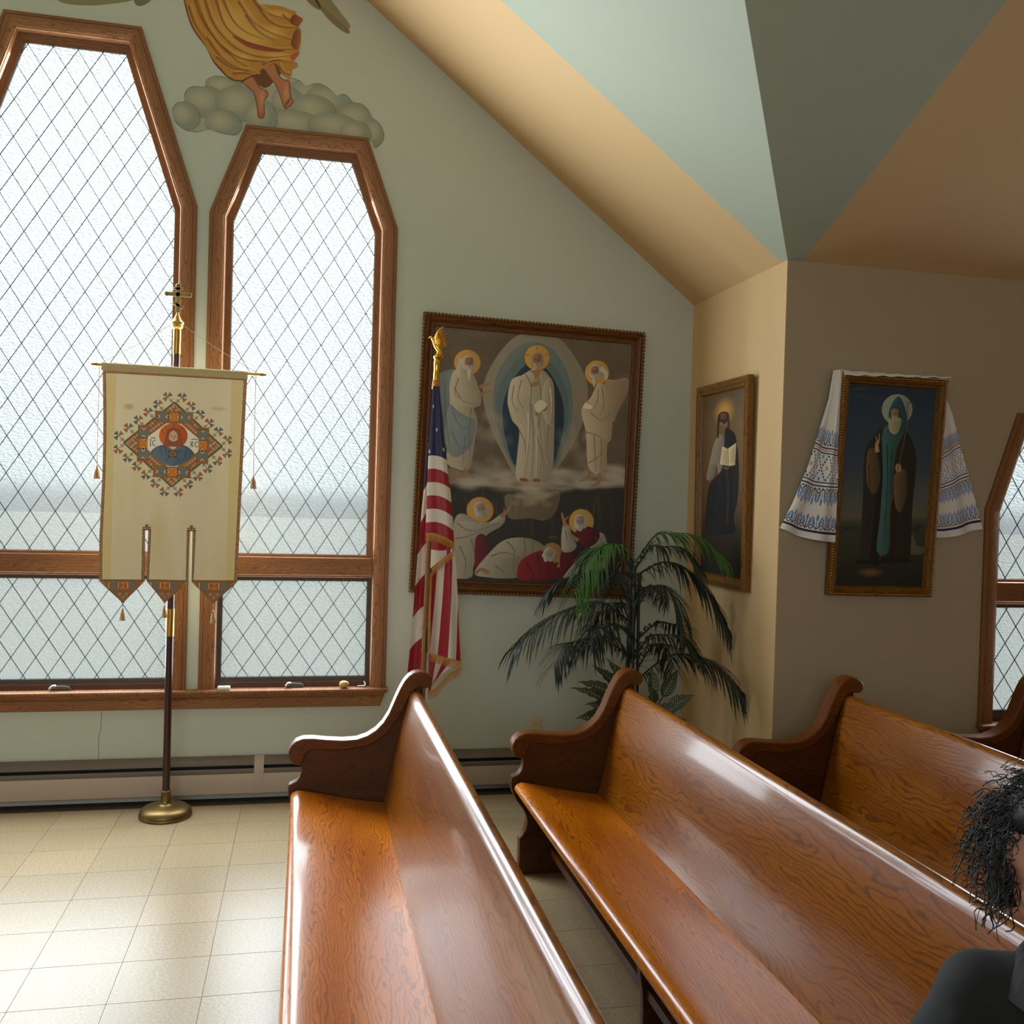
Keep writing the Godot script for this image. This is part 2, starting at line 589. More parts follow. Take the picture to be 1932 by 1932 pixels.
func shell():
	WIN.center = {"x": -1.277, "hw": 0.65, "tw": 0.3415, "base": 0.615, "sh": 3.274, "top": 4.208, "pu": 0.1994, "pl": 0.195, "cu": Vector2(-1.3295, 3.5758), "cl": Vector2(-1.4107, 0.9823)}
	WIN.right = {"x": -0.046, "hw": 0.516, "tw": 0.3345, "base": 0.615, "sh": 3.25, "top": 3.746, "pu": 0.199, "pl": 0.184, "cu": Vector2(-0.0051, 3.462), "cl": Vector2(-0.0206, 0.9959)}
	WIN.left = WIN.right.duplicate()
	WIN.left.x = -2.508
	WIN.nave = {"x": 3.983, "hw": 0.516, "tw": 0.34, "base": 0.615, "sh": 1.74, "top": 2.25, "pu": 0.19, "pl": 0.18, "cu": Vector2(3.72, 1.47), "cl": Vector2(3.6725, 1.0252)}
	var far := []
	for x in [-6.5, 3.98]:
		var w: Dictionary = WIN.nave.duplicate()
		w.x = x
		far.append(w)
	var lx := 2 * RIDGE_X - XR
	wall_with_windows("wall_back", [XR + 0.1, 0, XR + 0.1, roof_t(XR + 0.1) + 0.1, RIDGE_X, roof_t(RIDGE_X) + 0.1, lx - 0.1, roof_t(lx - 0.1) + 0.1, lx - 0.1, 0], Transform3D(), [WIN.center, WIN.right, WIN.left], M.blue_wall)
	wall_with_windows("wall_nave_right", [XE + 0.2, 0, XE + 0.2, EAVE + 0.1, XR + 0.004, EAVE + 0.1, XR + 0.004, 0], Transform3D(Basis(), Vector3(0, 0, ZN)), [WIN.nave], M.cream_shaded)
	wall_with_windows("wall_nave_left", [lx, 0, lx, EAVE + 0.1, -XE - 0.2, EAVE + 0.1, -XE - 0.2, 0], Transform3D(Basis(), Vector3(0, 0, ZN)), [far[0]], M.cream_shaded)
	wall_with_windows("wall_behind", [XE + 0.2, 0, XE + 0.2, EAVE + 0.1, XR, EAVE + 0.1, RIDGE_X, roof_t(RIDGE_X) + 0.1, lx, EAVE + 0.1, -XE - 0.2, EAVE + 0.1, -XE - 0.2, 0], Transform3D(Basis(), Vector3(0, 0, ZB + 0.2)), [WIN.center, WIN.right, WIN.left, far[0], far[1]], M.cream)
	for s in [-1, 1]:
		var g := Geo.new()
		var x0: float = XR if s > 0 else lx - 0.2
		g.box(Vector3(x0 + 0.1, 1.55, 0.381), Vector3(0.2, 3.1, 1.162))
		if s > 0:
			g.box(Vector3(XR + 0.002, 1.5, ZN - 0.1), Vector3(0.004, 3.0, 0.2))
		struct("wall_return_right" if s > 0 else "wall_return_left", g, M.cream)
		g = Geo.new()
		g.extrude(v2([ZN - 0.2, 0, ZB + 0.2, 0, ZB + 0.2, EAVE, ZR, roof_n(ZR) + 0.1, ZN - 0.2, EAVE]), Transform3D(Basis(Vector3(0, 0, 1), Vector3(0, 1, 0), Vector3(-1, 0, 0)), Vector3(XE + 0.2 if s > 0 else -XE, 0, 0)), 0.2)
		if s > 0:
			struct("wall_end_right", g, M.cream)
	var ends := []
	for z in [3.4, 7.0]:
		var w: Dictionary = WIN.nave.duplicate()
		w.x = -z
		ends.append(w)
	wall_with_windows("wall_end_left", [0.2 - ZN, 0, 0.2 - ZN, EAVE, -ZR, roof_n(ZR) + 0.1, -ZB - 0.2, EAVE, -ZB - 0.2, 0], Transform3D(Basis(Vector3(0, 0, -1), Vector3(0, 1, 0), Vector3(1, 0, 0)), Vector3(-XE, 0, 0)), ends, M.cream)
	# ceilings: cream over the arms, blue over the crossing
	var ht := func(c: Vector2): return roof_t(c.x)
	var hn := func(c: Vector2): return roof_n(c.y)
	var vx := XR - (SN / ST) * (ZR - ZN)      # where the valleys reach the nave's ridge
	var b0 := 1.106
	var b1 := 0.96
	var d1 := 2.763
	var mx := func(x: float): return 2 * RIDGE_X - x
	slab("ceiling", [XR + 0.12, -0.15, XR + 0.12, b0, XR, b0, RIDGE_X, b1, RIDGE_X, -0.15], ht, M.cream)
	slab("ceiling", [XR, b0, XR, ZN, vx, ZR, XR, ZB, RIDGE_X, ZB + 0.15, RIDGE_X, b1], ht, M.blue_ceiling)
	slab("ceiling", [XR, ZN, XR + 0.082, ZN, d1, ZR, vx, ZR], hn, M.blue_ceiling)
	slab("ceiling", [XR + 0.082, ZN - 0.1, XE + 0.15, ZN - 0.1, XE + 0.15, ZR, d1, ZR, XR + 0.082, ZN], hn, M.cream)
	slab("ceiling", [XR, ZB, vx, ZR, XE + 0.15, ZR, XE + 0.15, ZB + 0.1, XR, ZB + 0.1], hn, M.cream)
	slab("ceiling", [mx.call(XR + 0.12), -0.15, RIDGE_X, -0.15, RIDGE_X, b1, mx.call(XR), b0, mx.call(XR + 0.12), b0], ht, M.cream)
	slab("ceiling", [RIDGE_X, b1, RIDGE_X, ZB + 0.15, mx.call(XR), ZB, mx.call(vx), ZR, mx.call(XR), ZN, mx.call(XR), b0], ht, M.blue_ceiling)
	slab("ceiling", [mx.call(XR), ZN, mx.call(vx), ZR, -XE - 0.15, ZR, -XE - 0.15, ZN - 0.1, mx.call(XR), ZN - 0.1], hn, M.cream)
	slab("ceiling", [mx.call(XR), ZB, mx.call(XR), ZB + 0.1, -XE - 0.15, ZB + 0.1, -XE - 0.15, ZR, mx.call(vx), ZR], hn, M.cream)
	# floor: a bed that shows in the joints, and the tiles the photograph shows, each its own piece
	var fg := Geo.new()
	fg.box(Vector3(0, -0.0525, 4.6), Vector3(2 * XE + 0.4, 0.1, 9.9))
	var fl := struct("floor", fg, M.joint)
	var tx := 0.3045
	var tz := 0.2895
	var shapes := []
	for k in 2:
		var g := Geo.new()
		g.box(Vector3(0, -0.0015, 0), Vector3(tx - 0.0016, 0.003, tz - 0.0014 - 0.0003 * k), 0.0006)
		shapes.append(g.done())
	var rest := Geo.new()
	for i in range(-30, 30):
		for j in range(-1, 33):
			var c := Vector3((i + 0.5) * tx, 0, 1.5665 + (j - 5 + 0.5) * tz)
			if c.z < 0 or c.z > ZB - 0.1 or absf(c.x) > XE or (c.z < ZN and (c.x > XR or c.x < lx)):
				continue
			if c.z < 4.2 and c.x > -0.62 - 0.32 * (5.4 - c.z) and c.x < 1.95 and not (c.x > 0.6 and c.z > 3.2):
				var o := obj("tile", shapes[posmod(i * 7 + j * 3, 2)], M.tiles[posmod(i * 5 + j * 11 + i * j, 4)], fl)
				o.position = c
			else:
				rest.box(c - Vector3(0, 0.0015, 0), Vector3(tx - 0.0016, 0.003, tz - 0.0014))
	obj("tiles_beyond", rest, M.tiles[1], fl).set_meta("kind", "stuff")
	# the yard outside, seen blurred through the lower panes
	var yard := Geo.new()
	yard.box(Vector3(0, -0.55, 0), Vector3(160, 0.1, 160))
	struct("ground", yard, M.gravel)
	# a hairline crack in the plaster under the window
	var ck := Geo.new()
	ck.tube(PackedVector3Array([Vector3(-1.058, 0.50, 0.0), Vector3(-1.061, 0.40, 0.0), Vector3(-1.066, 0.385, 0.0), Vector3(-1.071, 0.37, 0.0), Vector3(-1.069, 0.23, 0.0)]), 0.0012, 5)
	obj("crack", ck, mat(Color(0.33, 0.33, 0.30), 0.9), self).set_meta("kind", "structure")


# ------------------------------------------------------------------ windows

func windows():
	window("window_1", WIN.center, Transform3D(), true)
	window("window_2", WIN.right, Transform3D(), true)
	window("window_3", WIN.nave, Transform3D(Basis(), Vector3(0, 0, ZN)), true)
	window("window_4", WIN.left, Transform3D(), false)
	var n := 5
	for a in [[WIN.center, 0], [WIN.right, 0], [WIN.left, 0], [WIN.nave, 0], [WIN.nave, -10.483], [WIN.nave, -10.483]]:
		var w: Dictionary = a[0].duplicate()
		w.x += a[1]
		var t := Transform3D(Basis(), Vector3(0, 0, ZN))
		if n < 10:
			w.x = -w.x
			t = Transform3D(Basis(Vector3.UP, PI), Vector3(0, 0, ZB))
		window("window_%d" % n, w, t, false)
		n += 1
	for z in [3.4, 7.0]:
		var w: Dictionary = WIN.nave.duplicate()
		w.x = -z
		window("window_%d" % n, w, Transform3D(Basis(Vector3(0, 0, -1), Vector3(0, 1, 0), Vector3(1, 0, 0)), Vector3(-XE, 0, 0)), false)
		n += 1
	# stool and apron under the group of three
	sill("trim_1", -3.03, 0.482, 0.0)
	sill("trim_2", 3.462, 4.505, ZN)


func sill(called: String, x0: float, x1: float, z: float):
	var n := shell_node(called)
	var along := Transform3D(Basis(Vector3(0, 0, 1), Vector3(0, 1, 0), Vector3(-1, 0, 0)), Vector3(x1, 0, z))
	var g := Geo.new()
	g.extrude(v2([-0.11, 0.592, 0.046, 0.592, 0.052, 0.597, 0.054, 0.604, 0.052, 0.611, 0.046, 0.615, -0.11, 0.615]), along, x1 - x0)
	obj("sill", g, M.trim, n)
	g = Geo.new()
	# the moulded apron, its ends sloping in towards the bottom
	var prof := v2([0.0, 0.592, 0.034, 0.592, 0.034, 0.585, 0.022, 0.570, 0.019, 0.567, 0.023, 0.563, 0.023, 0.512, 0.018, 0.508, 0.0, 0.508])
	for i in prof.size() - 1:
		var a := prof[i]
		var b := prof[i + 1]
		var ia := 0.012 + (0.592 - a.y) * 0.36
		var ib := 0.012 + (0.592 - b.y) * 0.36
		g.quad(Vector3(x0 + ia, a.y, z + a.x), Vector3(x1 - ia, a.y, z + a.x), Vector3(x1 - ib, b.y, z + b.x), Vector3(x0 + ib, b.y, z + b.x), Vector2(0, a.y), Vector2(x1 - x0, a.y), Vector2(x1 - x0, b.y), Vector2(0, b.y))
	for s in [0, 1]:
		var c := []
		for p in prof:
			var i := 0.012 + (0.592 - p.y) * 0.36
			c.append(Vector3(x0 + i if s == 0 else x1 - i, p.y, z + p.x))
		for i in range(1, c.size() - 1):
			g.tri(c[0], c[i], c[i + 1])
	obj("apron", g, M.trim, n)


func window(called: String, w: Dictionary, t: Transform3D, full: bool):
	var n := shell_node(called)
	n.transform = t
	var base: float = w.base
	var g := Geo.new()
	g.moulding(opening(w, 0.0, base), false, v2([0, -0.01, 0, 0.016, 0.003, 0.019, 0.019, 0.021, 0.0195, 0.016, 0.0215, 0.016, 0.022, 0.021, 0.074, 0.018, 0.080, 0.013, 0.084, 0.013, 0.086, 0.010, 0.086, -0.02]))
	obj("casing", g, M.trim, n)
	g = Geo.new()
	g.moulding(opening(w, 0.0865, base - 0.04), false, v2([-0.03, 0.0, 0.0, 0.0, 0.003, -0.003, 0.003, -0.12]))
	obj("jamb", g, M.trim, n)
	# fixed light above: its frame goes all round
	g = Geo.new()
	var up := opening(w, 0.089, 1.335)
	g.moulding(up, true, v2([0, -0.03, 0.026, -0.036, 0.032, -0.040, 0.036, -0.055, 0.036, -0.075]))
	obj("sash", g, M.trim, n)
	g = Geo.new()
	g.box(Vector3(w.x, 1.304, -0.045), Vector3(2 * w.hw - 0.178, 0.102, 0.09), 0.003)
	g.box(Vector3(w.x, 1.249, -0.045), Vector3(2 * w.hw - 0.178, 0.014, 0.07), 0.002)
	obj("transom", g, M.trim, n)
	# the casement below
	var x0: float = w.x - w.hw + 0.09
	var x1: float = w.x + w.hw - 0.09
	var low := v2([x1, 0.645, x1, 1.242, x0, 1.242, x0, 0.645])
	g = Geo.new()
	g.moulding(low, true, v2([0, -0.03, 0.010, -0.03, 0.010, -0.042, 0.024, -0.045, 0.026, -0.066]))
	obj("casement", g, M.sash, n)
	g = Geo.new()
	g.box(Vector3(w.x, 0.63, -0.05), Vector3(x1 - x0, 0.032, 0.05), 0.002)
	obj("bottom_rail", g, mat(Color(0.33, 0.19, 0.12), 0.5), n)
	var gl_up := opening(w, 0.124, 1.368)
	var gl_low := v2([x1 - 0.022, 0.667, x1 - 0.022, 1.220, x0 + 0.022, 1.220, x0 + 0.022, 0.667])
	if not full:
		for p in [gl_up, gl_low]:
			g = Geo.new()
			var ids := Geometry2D.triangulate_polygon(p)
			for i in range(0, ids.size(), 3):
				g.tri(Vector3(p[ids[i]].x, p[ids[i]].y, -0.062), Vector3(p[ids[i + 1]].x, p[ids[i + 1]].y, -0.062), Vector3(p[ids[i + 2]].x, p[ids[i + 2]].y, -0.062), p[ids[i]], p[ids[i + 1]], p[ids[i + 2]])
			obj("pane", g, M.glass[0], n)
		return
	lattice(n, gl_up, w.cu, w.pu, M.glass[0])
	lattice(n, gl_low, w.cl, w.pl, M.glass[1])
	# the winder that opens the casement, and the hinge arm's slot
	g = Geo.new()
	var cx: float = w.x + (-0.02 if called != "window_1" else -0.02)
	g.extrude(curvy(v2([-0.045, 0.0, 0.045, 0.0, 0.046, 0.014, 0.038, 0.022, 0.0, 0.026, -0.038, 0.024, -0.047, 0.014]), true, 3), Transform3D(Basis(), Vector3(cx + 0.028, 0.616, -0.034)), 0.032, 0.004)
	var crank := obj("winder", g, M.sash_metal, n)
	g = Geo.new()
	g.tube(PackedVector3Array([Vector3(cx + 0.0, 0.640, 0.002), Vector3(cx - 0.008, 0.641, 0.014), Vector3(cx - 0.018, 0.634, 0.020), Vector3(cx - 0.024, 0.624, 0.022), Vector3(cx - 0.025, 0.620, 0.022)]), [0.010, 0.010, 0.0075, 0.0065, 0.004], 10)
	obj("handle", g, M.steel, crank)
	for s in [-1, 1]:
		g = Geo.new()
		g.box(Vector3(w.x + s * (w.hw - 0.0905), 0.80, -0.022), Vector3(0.004, 0.15, 0.010), 0.0015)
		obj("hinge_track", g, M.came, n)


# diamond quarries between strips of lead
func lattice(n: Node3D, glass: PackedVector2Array, at: Vector2, rise: float, m: Material):
	var dx := 0.1245
	var s := rise / dx
	var lo := Vector2(INF, INF)
	var hi := -lo
	for p in glass:
		lo = lo.min(p)
		hi = hi.max(p)
	var z := -0.062
	var nj := int((hi.y - lo.y) / rise) * 2 + 8
	for j in range(-nj, nj):
		for i in range(-14, 15):
			var c := at + Vector2((i + 0.5 * posmod(j, 2)) * dx, (j * 0.5 + 0.5) * rise)
			if c.x < lo.x - dx or c.x > hi.x + dx or c.y < lo.y - rise or c.y > hi.y + rise:
				continue
			var dia := PackedVector2Array([c + Vector2(dx / 2, 0), c + Vector2(0, rise / 2), c - Vector2(dx / 2, 0), c - Vector2(0, rise / 2)])
			for p in Geometry2D.intersect_polygons(dia, glass):
				if p.size() < 3:
					continue
				var g := Geo.new()
				for k in range(1, p.size() - 1):
					g.tri(Vector3(p[0].x, p[0].y, z), Vector3(p[k].x, p[k].y, z), Vector3(p[k + 1].x, p[k + 1].y, z), p[0], p[k], p[k + 1])
				obj("pane", g, m, n)
	for d in [1.0, -1.0]:
		var c0: float = at.y - d * s * at.x
		for k in range(-40, 41):
			var c: float = c0 + k * rise
			var line := PackedVector2Array([Vector2(lo.x - 1, d * s * (lo.x - 1) + c), Vector2(hi.x + 1, d * s * (hi.x + 1) + c)])
			for seg in Geometry2D.intersect_polyline_with_polygon(line, glass):
				var a: Vector2 = seg[0]
				var b: Vector2 = seg[seg.size() - 1]
				var l := a.distance_to(b)
				if l < 0.01:
					continue
				var g := Geo.new()
				var e := (b - a).normalized()
				g.box(Vector3(), Vector3(l, 0.0030, 0.004))
				var o := obj("lead_strip", g, M.came, n)
				o.transform = Transform3D(Basis(Vector3(e.x, e.y, 0), Vector3(-e.y, e.x, 0), Vector3(0, 0, 1)), Vector3((a.x + b.x) / 2, (a.y + b.y) / 2, z + 0.0015))


func heater():
	var n := thing("baseboard_heater", "long beige baseboard heater with a dark slotted top along the wall under the windows", "heater", Vector3(0, 0, 0))
	var x0 := -3.4
	var x1 := 2.2
	var along := Transform3D(Basis(Vector3(0, 0, 1), Vector3(0, 1, 0), Vector3(-1, 0, 0)), Vector3(x1, 0, 0))
	var g := Geo.new()
	g.extrude(v2([0.001, 0.03, 0.006, 0.03, 0.006, 0.222, 0.001, 0.222]), along, x1 - x0)
	obj("back_plate", g, M.heater_dark, n)
	g = Geo.new()
	g.extrude(v2([0.004, 0.224, 0.004, 0.240, 0.012, 0.241, 0.040, 0.226, 0.058, 0.206, 0.060, 0.200, 0.057, 0.200, 0.038, 0.220, 0.012, 0.234]), along, x1 - x0)
	obj("top_cap", g, M.heater_cap, n)
	g = Geo.new()
	g.extrude(v2([0.040, 0.168, 0.062, 0.182, 0.066, 0.178, 0.067, 0.166, 0.064, 0.154, 0.058, 0.154]), along, x1 - x0)
	obj("damper", g, M.heater_cap, n)
	g = Geo.new()
	g.extrude(v2([0.056, 0.158, 0.063, 0.158, 0.065, 0.150, 0.065, 0.045, 0.058, 0.036, 0.054, 0.036]), along, x1 - x0)
	obj("front_cover", g, M.heater_front, n)
	g = Geo.new()
	g.tube(PackedVector3Array([Vector3(x0 + 0.1, 0.10, 0.03), Vector3(x1 - 0.1, 0.10, 0.03)]), 0.011, 8)
	obj("pipe", g, mat(Color(0.5, 0.27, 0.16), 0.4, 1.0), n)
	for x in [-0.225, -2.6]:
		g = Geo.new()
		g.extrude(v2([0.004, 0.226, 0.004, 0.242, 0.012, 0.243, 0.041, 0.228, 0.060, 0.207, 0.068, 0.182, 0.068, 0.150, 0.067, 0.043, 0.060, 0.034, 0.055, 0.036, 0.064, 0.05, 0.064, 0.18, 0.058, 0.2, 0.04, 0.222, 0.012, 0.236]), Transform3D(along.basis, Vector3(x + 0.03, 0, 0)), 0.052)
		obj("splice_plate", g, M.heater_front, n)

# ------------------------------------------------------------------ pews

const SEAT := 0.426

func pew_cap() -> PackedVector2Array:
	# the scroll-ended top of a bench end (depth, height), anticlockwise from the underside of the front scroll
	return v2([0.052, 0.537, 0.030, 0.541, 0.010, 0.555, 0.0, 0.578, 0.0, 0.602, 0.010, 0.624, 0.030, 0.643, 0.060, 0.653, 0.100, 0.653, 0.160, 0.646, 0.230, 0.641, 0.290, 0.644, 0.335, 0.659, 0.372, 0.682, 0.404, 0.715, 0.430, 0.758, 0.459, 0.830,
		0.476, 0.868, 0.494, 0.900, 0.512, 0.921, 0.533, 0.934, 0.557, 0.939, 0.580, 0.936, 0.602, 0.924, 0.615, 0.906, 0.617, 0.888, 0.606, 0.872, 0.590, 0.866, 0.572, 0.868, 0.562, 0.872,
		0.545, 0.866, 0.528, 0.850, 0.512, 0.822, 0.497, 0.788, 0.478, 0.745, 0.455, 0.712, 0.425, 0.675, 0.390, 0.643, 0.345, 0.617, 0.290, 0.604, 0.225, 0.598, 0.150, 0.602, 0.110, 0.606, 0.090, 0.603, 0.074, 0.592, 0.066, 0.572, 0.060, 0.552])


func pew_panel() -> PackedVector2Array:
	return v2([0.575, 0.0, 0.575, 0.10, 0.572, 0.30, 0.574, 0.60, 0.576, 0.875, 0.552, 0.905, 0.520, 0.885, 0.490, 0.83, 0.455, 0.745, 0.41, 0.69, 0.35, 0.64, 0.28, 0.62, 0.15, 0.625, 0.06, 0.60, 0.050, 0.56,
		0.056, 0.525, 0.056, 0.505, 0.050, 0.482, 0.036, 0.464, 0.005, 0.450, 0.001, 0.425, 0.004, 0.400, 0.014, 0.370, 0.032, 0.338, 0.056, 0.308, 0.073, 0.280, 0.081, 0.255, 0.081, 0.232, 0.074, 0.205, 0.062, 0.183, 0.047, 0.168, 0.049, 0.10, 0.046, 0.0])


func make_pew(label: String, z0: float, z1: float, x0: float) -> Node3D:
	var n := thing("pew", label, "pew", Vector3(x0, 0, z0), "oak pews in a row")
	var across := Basis(Vector3(1, 0, 0), Vector3(0, 1, 0), Vector3(0, 0, 1))
	var len := z1 - z0
	for e in [-0.078, len]:
		var g := Geo.new()
		g.extrude(pew_panel(), Transform3D(across, Vector3(0, 0, e + 0.012)), 0.052, 0.004)
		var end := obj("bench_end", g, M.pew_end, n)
		g = Geo.new()
		var cap := pew_cap()
		g.extrude(cap, Transform3D(across, Vector3(0, 0, e)), 0.078, 0.005)
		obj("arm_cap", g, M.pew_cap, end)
		# the edge of the joint between the two boards of the cap
		g = Geo.new()
		var front := 0.079 if e < 0 else -0.001
		g.tube(PackedVector3Array([Vector3(0.407, 0.712, e + front), Vector3(0.44, 0.725, e + front), Vector3(0.466, 0.734, e + front)]), 0.0011, 4)
		obj("joint", g, M.joint, end)
	# seat: hollowed a little, rounded over at the front
	var top := curvy(v2([0.045, 0.386, 0.022, 0.388, 0.013, 0.400, 0.017, 0.416, 0.032, 0.428, 0.060, 0.430, 0.15, 0.412, 0.26, 0.388, 0.35, 0.372, 0.43, 0.362]), false, 4)
	board("seat", top, 0.0, len, v2([0.43, 0.335, 0.25, 0.355, 0.045, 0.380]), M.pew, n)
	# back: leaning and slightly curved, with a thick rounded top
	var back := curvy(v2([0.405, 0.345, 0.420, 0.40, 0.440, 0.50, 0.460, 0.60, 0.479, 0.69, 0.496, 0.76, 0.508, 0.805, 0.516, 0.834, 0.526, 0.850, 0.541, 0.857, 0.557, 0.853, 0.566, 0.840, 0.568, 0.82]), false, 4)
	board("backrest", back, 0.0, len, v2([0.553, 0.80, 0.535, 0.72, 0.513, 0.62, 0.492, 0.52, 0.470, 0.42, 0.45, 0.33, 0.425, 0.325]), M.pew_back, n)
	# below: a long rail and two supports
	var g := Geo.new()
	g.box(Vector3(0.22, 0.115, len / 2), Vector3(0.07, 0.034, len), 0.004)
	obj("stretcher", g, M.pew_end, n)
	for k in [1.24, len - 1.24]:
		g = Geo.new()
		var leg := v2([0.50, 0, 0.50, 0.33, 0.14, 0.37, 0.128, 0.34, 0.138, 0.27, 0.160, 0.19, 0.172, 0.12, 0.176, 0.05, 0.176, 0])
		g.extrude(leg, Transform3D(across, Vector3(0, 0, k)), 0.032, 0.003)
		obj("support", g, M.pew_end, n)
	return n


func board(called: String, top: PackedVector2Array, z0: float, z1: float, under: PackedVector2Array, m: Material, parent: Node):
	var g := Geo.new()
	var ring := top.duplicate()
	ring.append_array(under)
	var n := ring.size()
	g.smooth()
	var v := 0.0
	for i in n:
		if i >= top.size() - 1:
			g.smooth()
		var a := ring[i]
		var b := ring[(i + 1) % n]
		var v1 := v + a.distance_to(b)
		g.quad(Vector3(a.x, a.y, z0), Vector3(a.x, a.y, z1), Vector3(b.x, b.y, z1), Vector3(b.x, b.y, z0), Vector2(z0, v), Vector2(z1, v), Vector2(z1, v1), Vector2(z0, v1))
		v = v1
	g.flat()
	var ids := Geometry2D.triangulate_polygon(ring)
	for z in [z0, z1]:
		for i in range(0, ids.size(), 3):
			g.tri(Vector3(ring[ids[i]].x, ring[ids[i]].y, z), Vector3(ring[ids[i + 1]].x, ring[ids[i + 1]].y, z), Vector3(ring[ids[i + 2]].x, ring[ids[i + 2]].y, z))
	obj(called, g, m, parent)


func pews():
	make_pew("polished oak pew in front, its scrolled end nearest the windows and the banner", 1.298, 4.75, -0.048)
	make_pew("long oak pew with swirling grain that the person in black sits in", 1.298, 5.0, 0.944)
	make_pew("oak pew whose scrolled end rises before the hooded saint's icon", 1.545, 5.25, 1.935)
	make_pew("dark oak pew end below the nave window, last of the row", 1.545, 5.25, 2.955)

# ------------------------------------------------------------------ paint on flat things

class Art:
	var im: Image
	var gain := 1.0
	var place: Callable
	static var soft: PackedByteArray
	func _init(w: int, h: int, c: Color, g := 1.0):
		im = Image.create(w, h, false, Image.FORMAT_RGBA8)
		gain = g
		place = func(p: Vector2): return p
		im.fill(tone(c))
	func tone(c: Color) -> Color:
		return Color(minf(1, c.r * gain), minf(1, c.g * gain), minf(1, c.b * gain), c.a)
	func c8(r: float, g: float, b: float, a := 1.0) -> Color:
		return Color(r / 255, g / 255, b / 255, a)
	# fill an outline; two colours shade it from its left edge to its right one
	func fill(p: PackedVector2Array, c: Color, c2 = null, raw := false):
		var q := PackedVector2Array()
		for v in p:
			q.append(v if raw else place.call(v))
		c = tone(c)
		var cols := [c]
		if c2 != null:
			cols = []
			for k in 7:
				cols.append(c.lerp(tone(c2), k / 6.0))
		var lo := INF
		var hi := -INF
		for v in q:
			lo = minf(lo, v.y)
			hi = maxf(hi, v.y)
		var n := q.size()
		var src: Image = null
		if c.a < 1.0:
			src = Image.create(im.get_width(), 1, false, Image.FORMAT_RGBA8)
			src.fill(c)
		for y in range(maxi(0, floori(lo)), mini(im.get_height(), ceili(hi) + 1)):
			var yc := y + 0.5
			var xs := []
			for i in n:
				var a := q[i]
				var b := q[(i + 1) % n]
				if (a.y <= yc) != (b.y <= yc):
					xs.append(a.x + (yc - a.y) / (b.y - a.y) * (b.x - a.x))
			xs.sort()
			for i in range(0, xs.size() - 1, 2):
				var x0 := maxi(0, roundi(xs[i]))
				var x1 := mini(im.get_width(), roundi(xs[i + 1]))
				if x1 <= x0:
					continue
				if src:
					im.blend_rect(src, Rect2i(0, 0, x1 - x0, 1), Vector2i(x0, y))
				elif cols.size() == 1:
					im.fill_rect(Rect2i(x0, y, x1 - x0, 1), c)
				else:
					for k in cols.size():
						var a := x0 + (x1 - x0) * k / cols.size()
						var b := x0 + (x1 - x0) * (k + 1) / cols.size()
						if b > a:
							im.fill_rect(Rect2i(a, y, b - a, 1), cols[k])
	func shape(a: Array, c: Color, c2 = null, curved := true):
		var p := PackedVector2Array()
		for i in range(0, a.size(), 2):
			p.append(Vector2(a[i], a[i + 1]))
		fill(round_off(p, true) if curved else p, c, c2)
	func round_off(p: PackedVector2Array, closed: bool) -> PackedVector2Array:
		var out := PackedVector2Array()
		var n := p.size()
		for i in (n if closed else n - 1):
			var a := p[(i + n - 1) % n] if closed else p[maxi(i - 1, 0)]
			var d := p[(i + 2) % n] if closed else p[mini(i + 2, n - 1)]
			for k in 4:
				out.append(p[i].cubic_interpolate(p[(i + 1) % n], a, d, k / 4.0))
		if not closed:
			out.append(p[n - 1])
		return out
	func oval(c: Vector2, rx: float, ry: float, col: Color, turn := 0.0, c2 = null):
		var p := PackedVector2Array()
		for k in 28:
			p.append(c + Vector2(rx * cos(TAU * k / 28), ry * sin(TAU * k / 28)).rotated(turn))
		fill(p, col, c2)
	func ring(c: Vector2, r: float, w: float, col: Color):
		var p := PackedVector2Array()
		for k in 33:
			p.append(c + Vector2(r, 0).rotated(TAU * k / 32))
		line(p, w, w, col)
	# a brush line that may taper
	func line(p: PackedVector2Array, w0: float, w1: float, c: Color):
		var a := PackedVector2Array()
		var b := PackedVector2Array()
		var n := p.size()
		for i in n:
			var d := (p[mini(i + 1, n - 1)] - p[maxi(i - 1, 0)]).normalized()
			var s := Vector2(-d.y, d.x) * lerpf(w0, w1, float(i) / maxi(1, n - 1)) / 2
			a.append(p[i] + s)
			b.append(p[i] - s)
		b.reverse()
		a.append_array(b)
		fill(a, c)
	func stroke(a: Array, w0: float, w1: float, c: Color, curved := true):
		var p := PackedVector2Array()
		for i in range(0, a.size(), 2):
			p.append(Vector2(a[i], a[i + 1]))
		line(round_off(p, false) if curved else p, w0, w1, c)
	# a soft-edged touch
	func mist(c: Vector2, rx: float, ry: float, col: Color):
		if soft.is_empty():
			for y in 32:
				for x in 32:
					var d := Vector2(x - 15.5, y - 15.5).length() / 15.5
					soft.append(int(255 * pow(clampf(1 - d * d, 0, 1), 1.5)))
		var o: Vector2 = place.call(c)
		var s: Vector2 = (place.call(c + Vector2(rx, ry)) - o).abs()
		if s.x < 1 or s.y < 1:
			return
		var t := tone(col)
		var d := PackedByteArray()
		d.resize(4096)
		for i in 1024:
			d[i * 4] = int(t.r * 255)
			d[i * 4 + 1] = int(t.g * 255)
			d[i * 4 + 2] = int(t.b * 255)
			d[i * 4 + 3] = int(soft[i] * t.a)
		var b := Image.create_from_data(32, 32, false, Image.FORMAT_RGBA8, d)
		b.resize(maxi(2, int(s.x * 2)), maxi(2, int(s.y * 2)), Image.INTERPOLATE_BILINEAR)
		im.blend_rect(b, Rect2i(0, 0, b.get_width(), b.get_height()), Vector2i(o - Vector2(b.get_width(), b.get_height()) / 2))
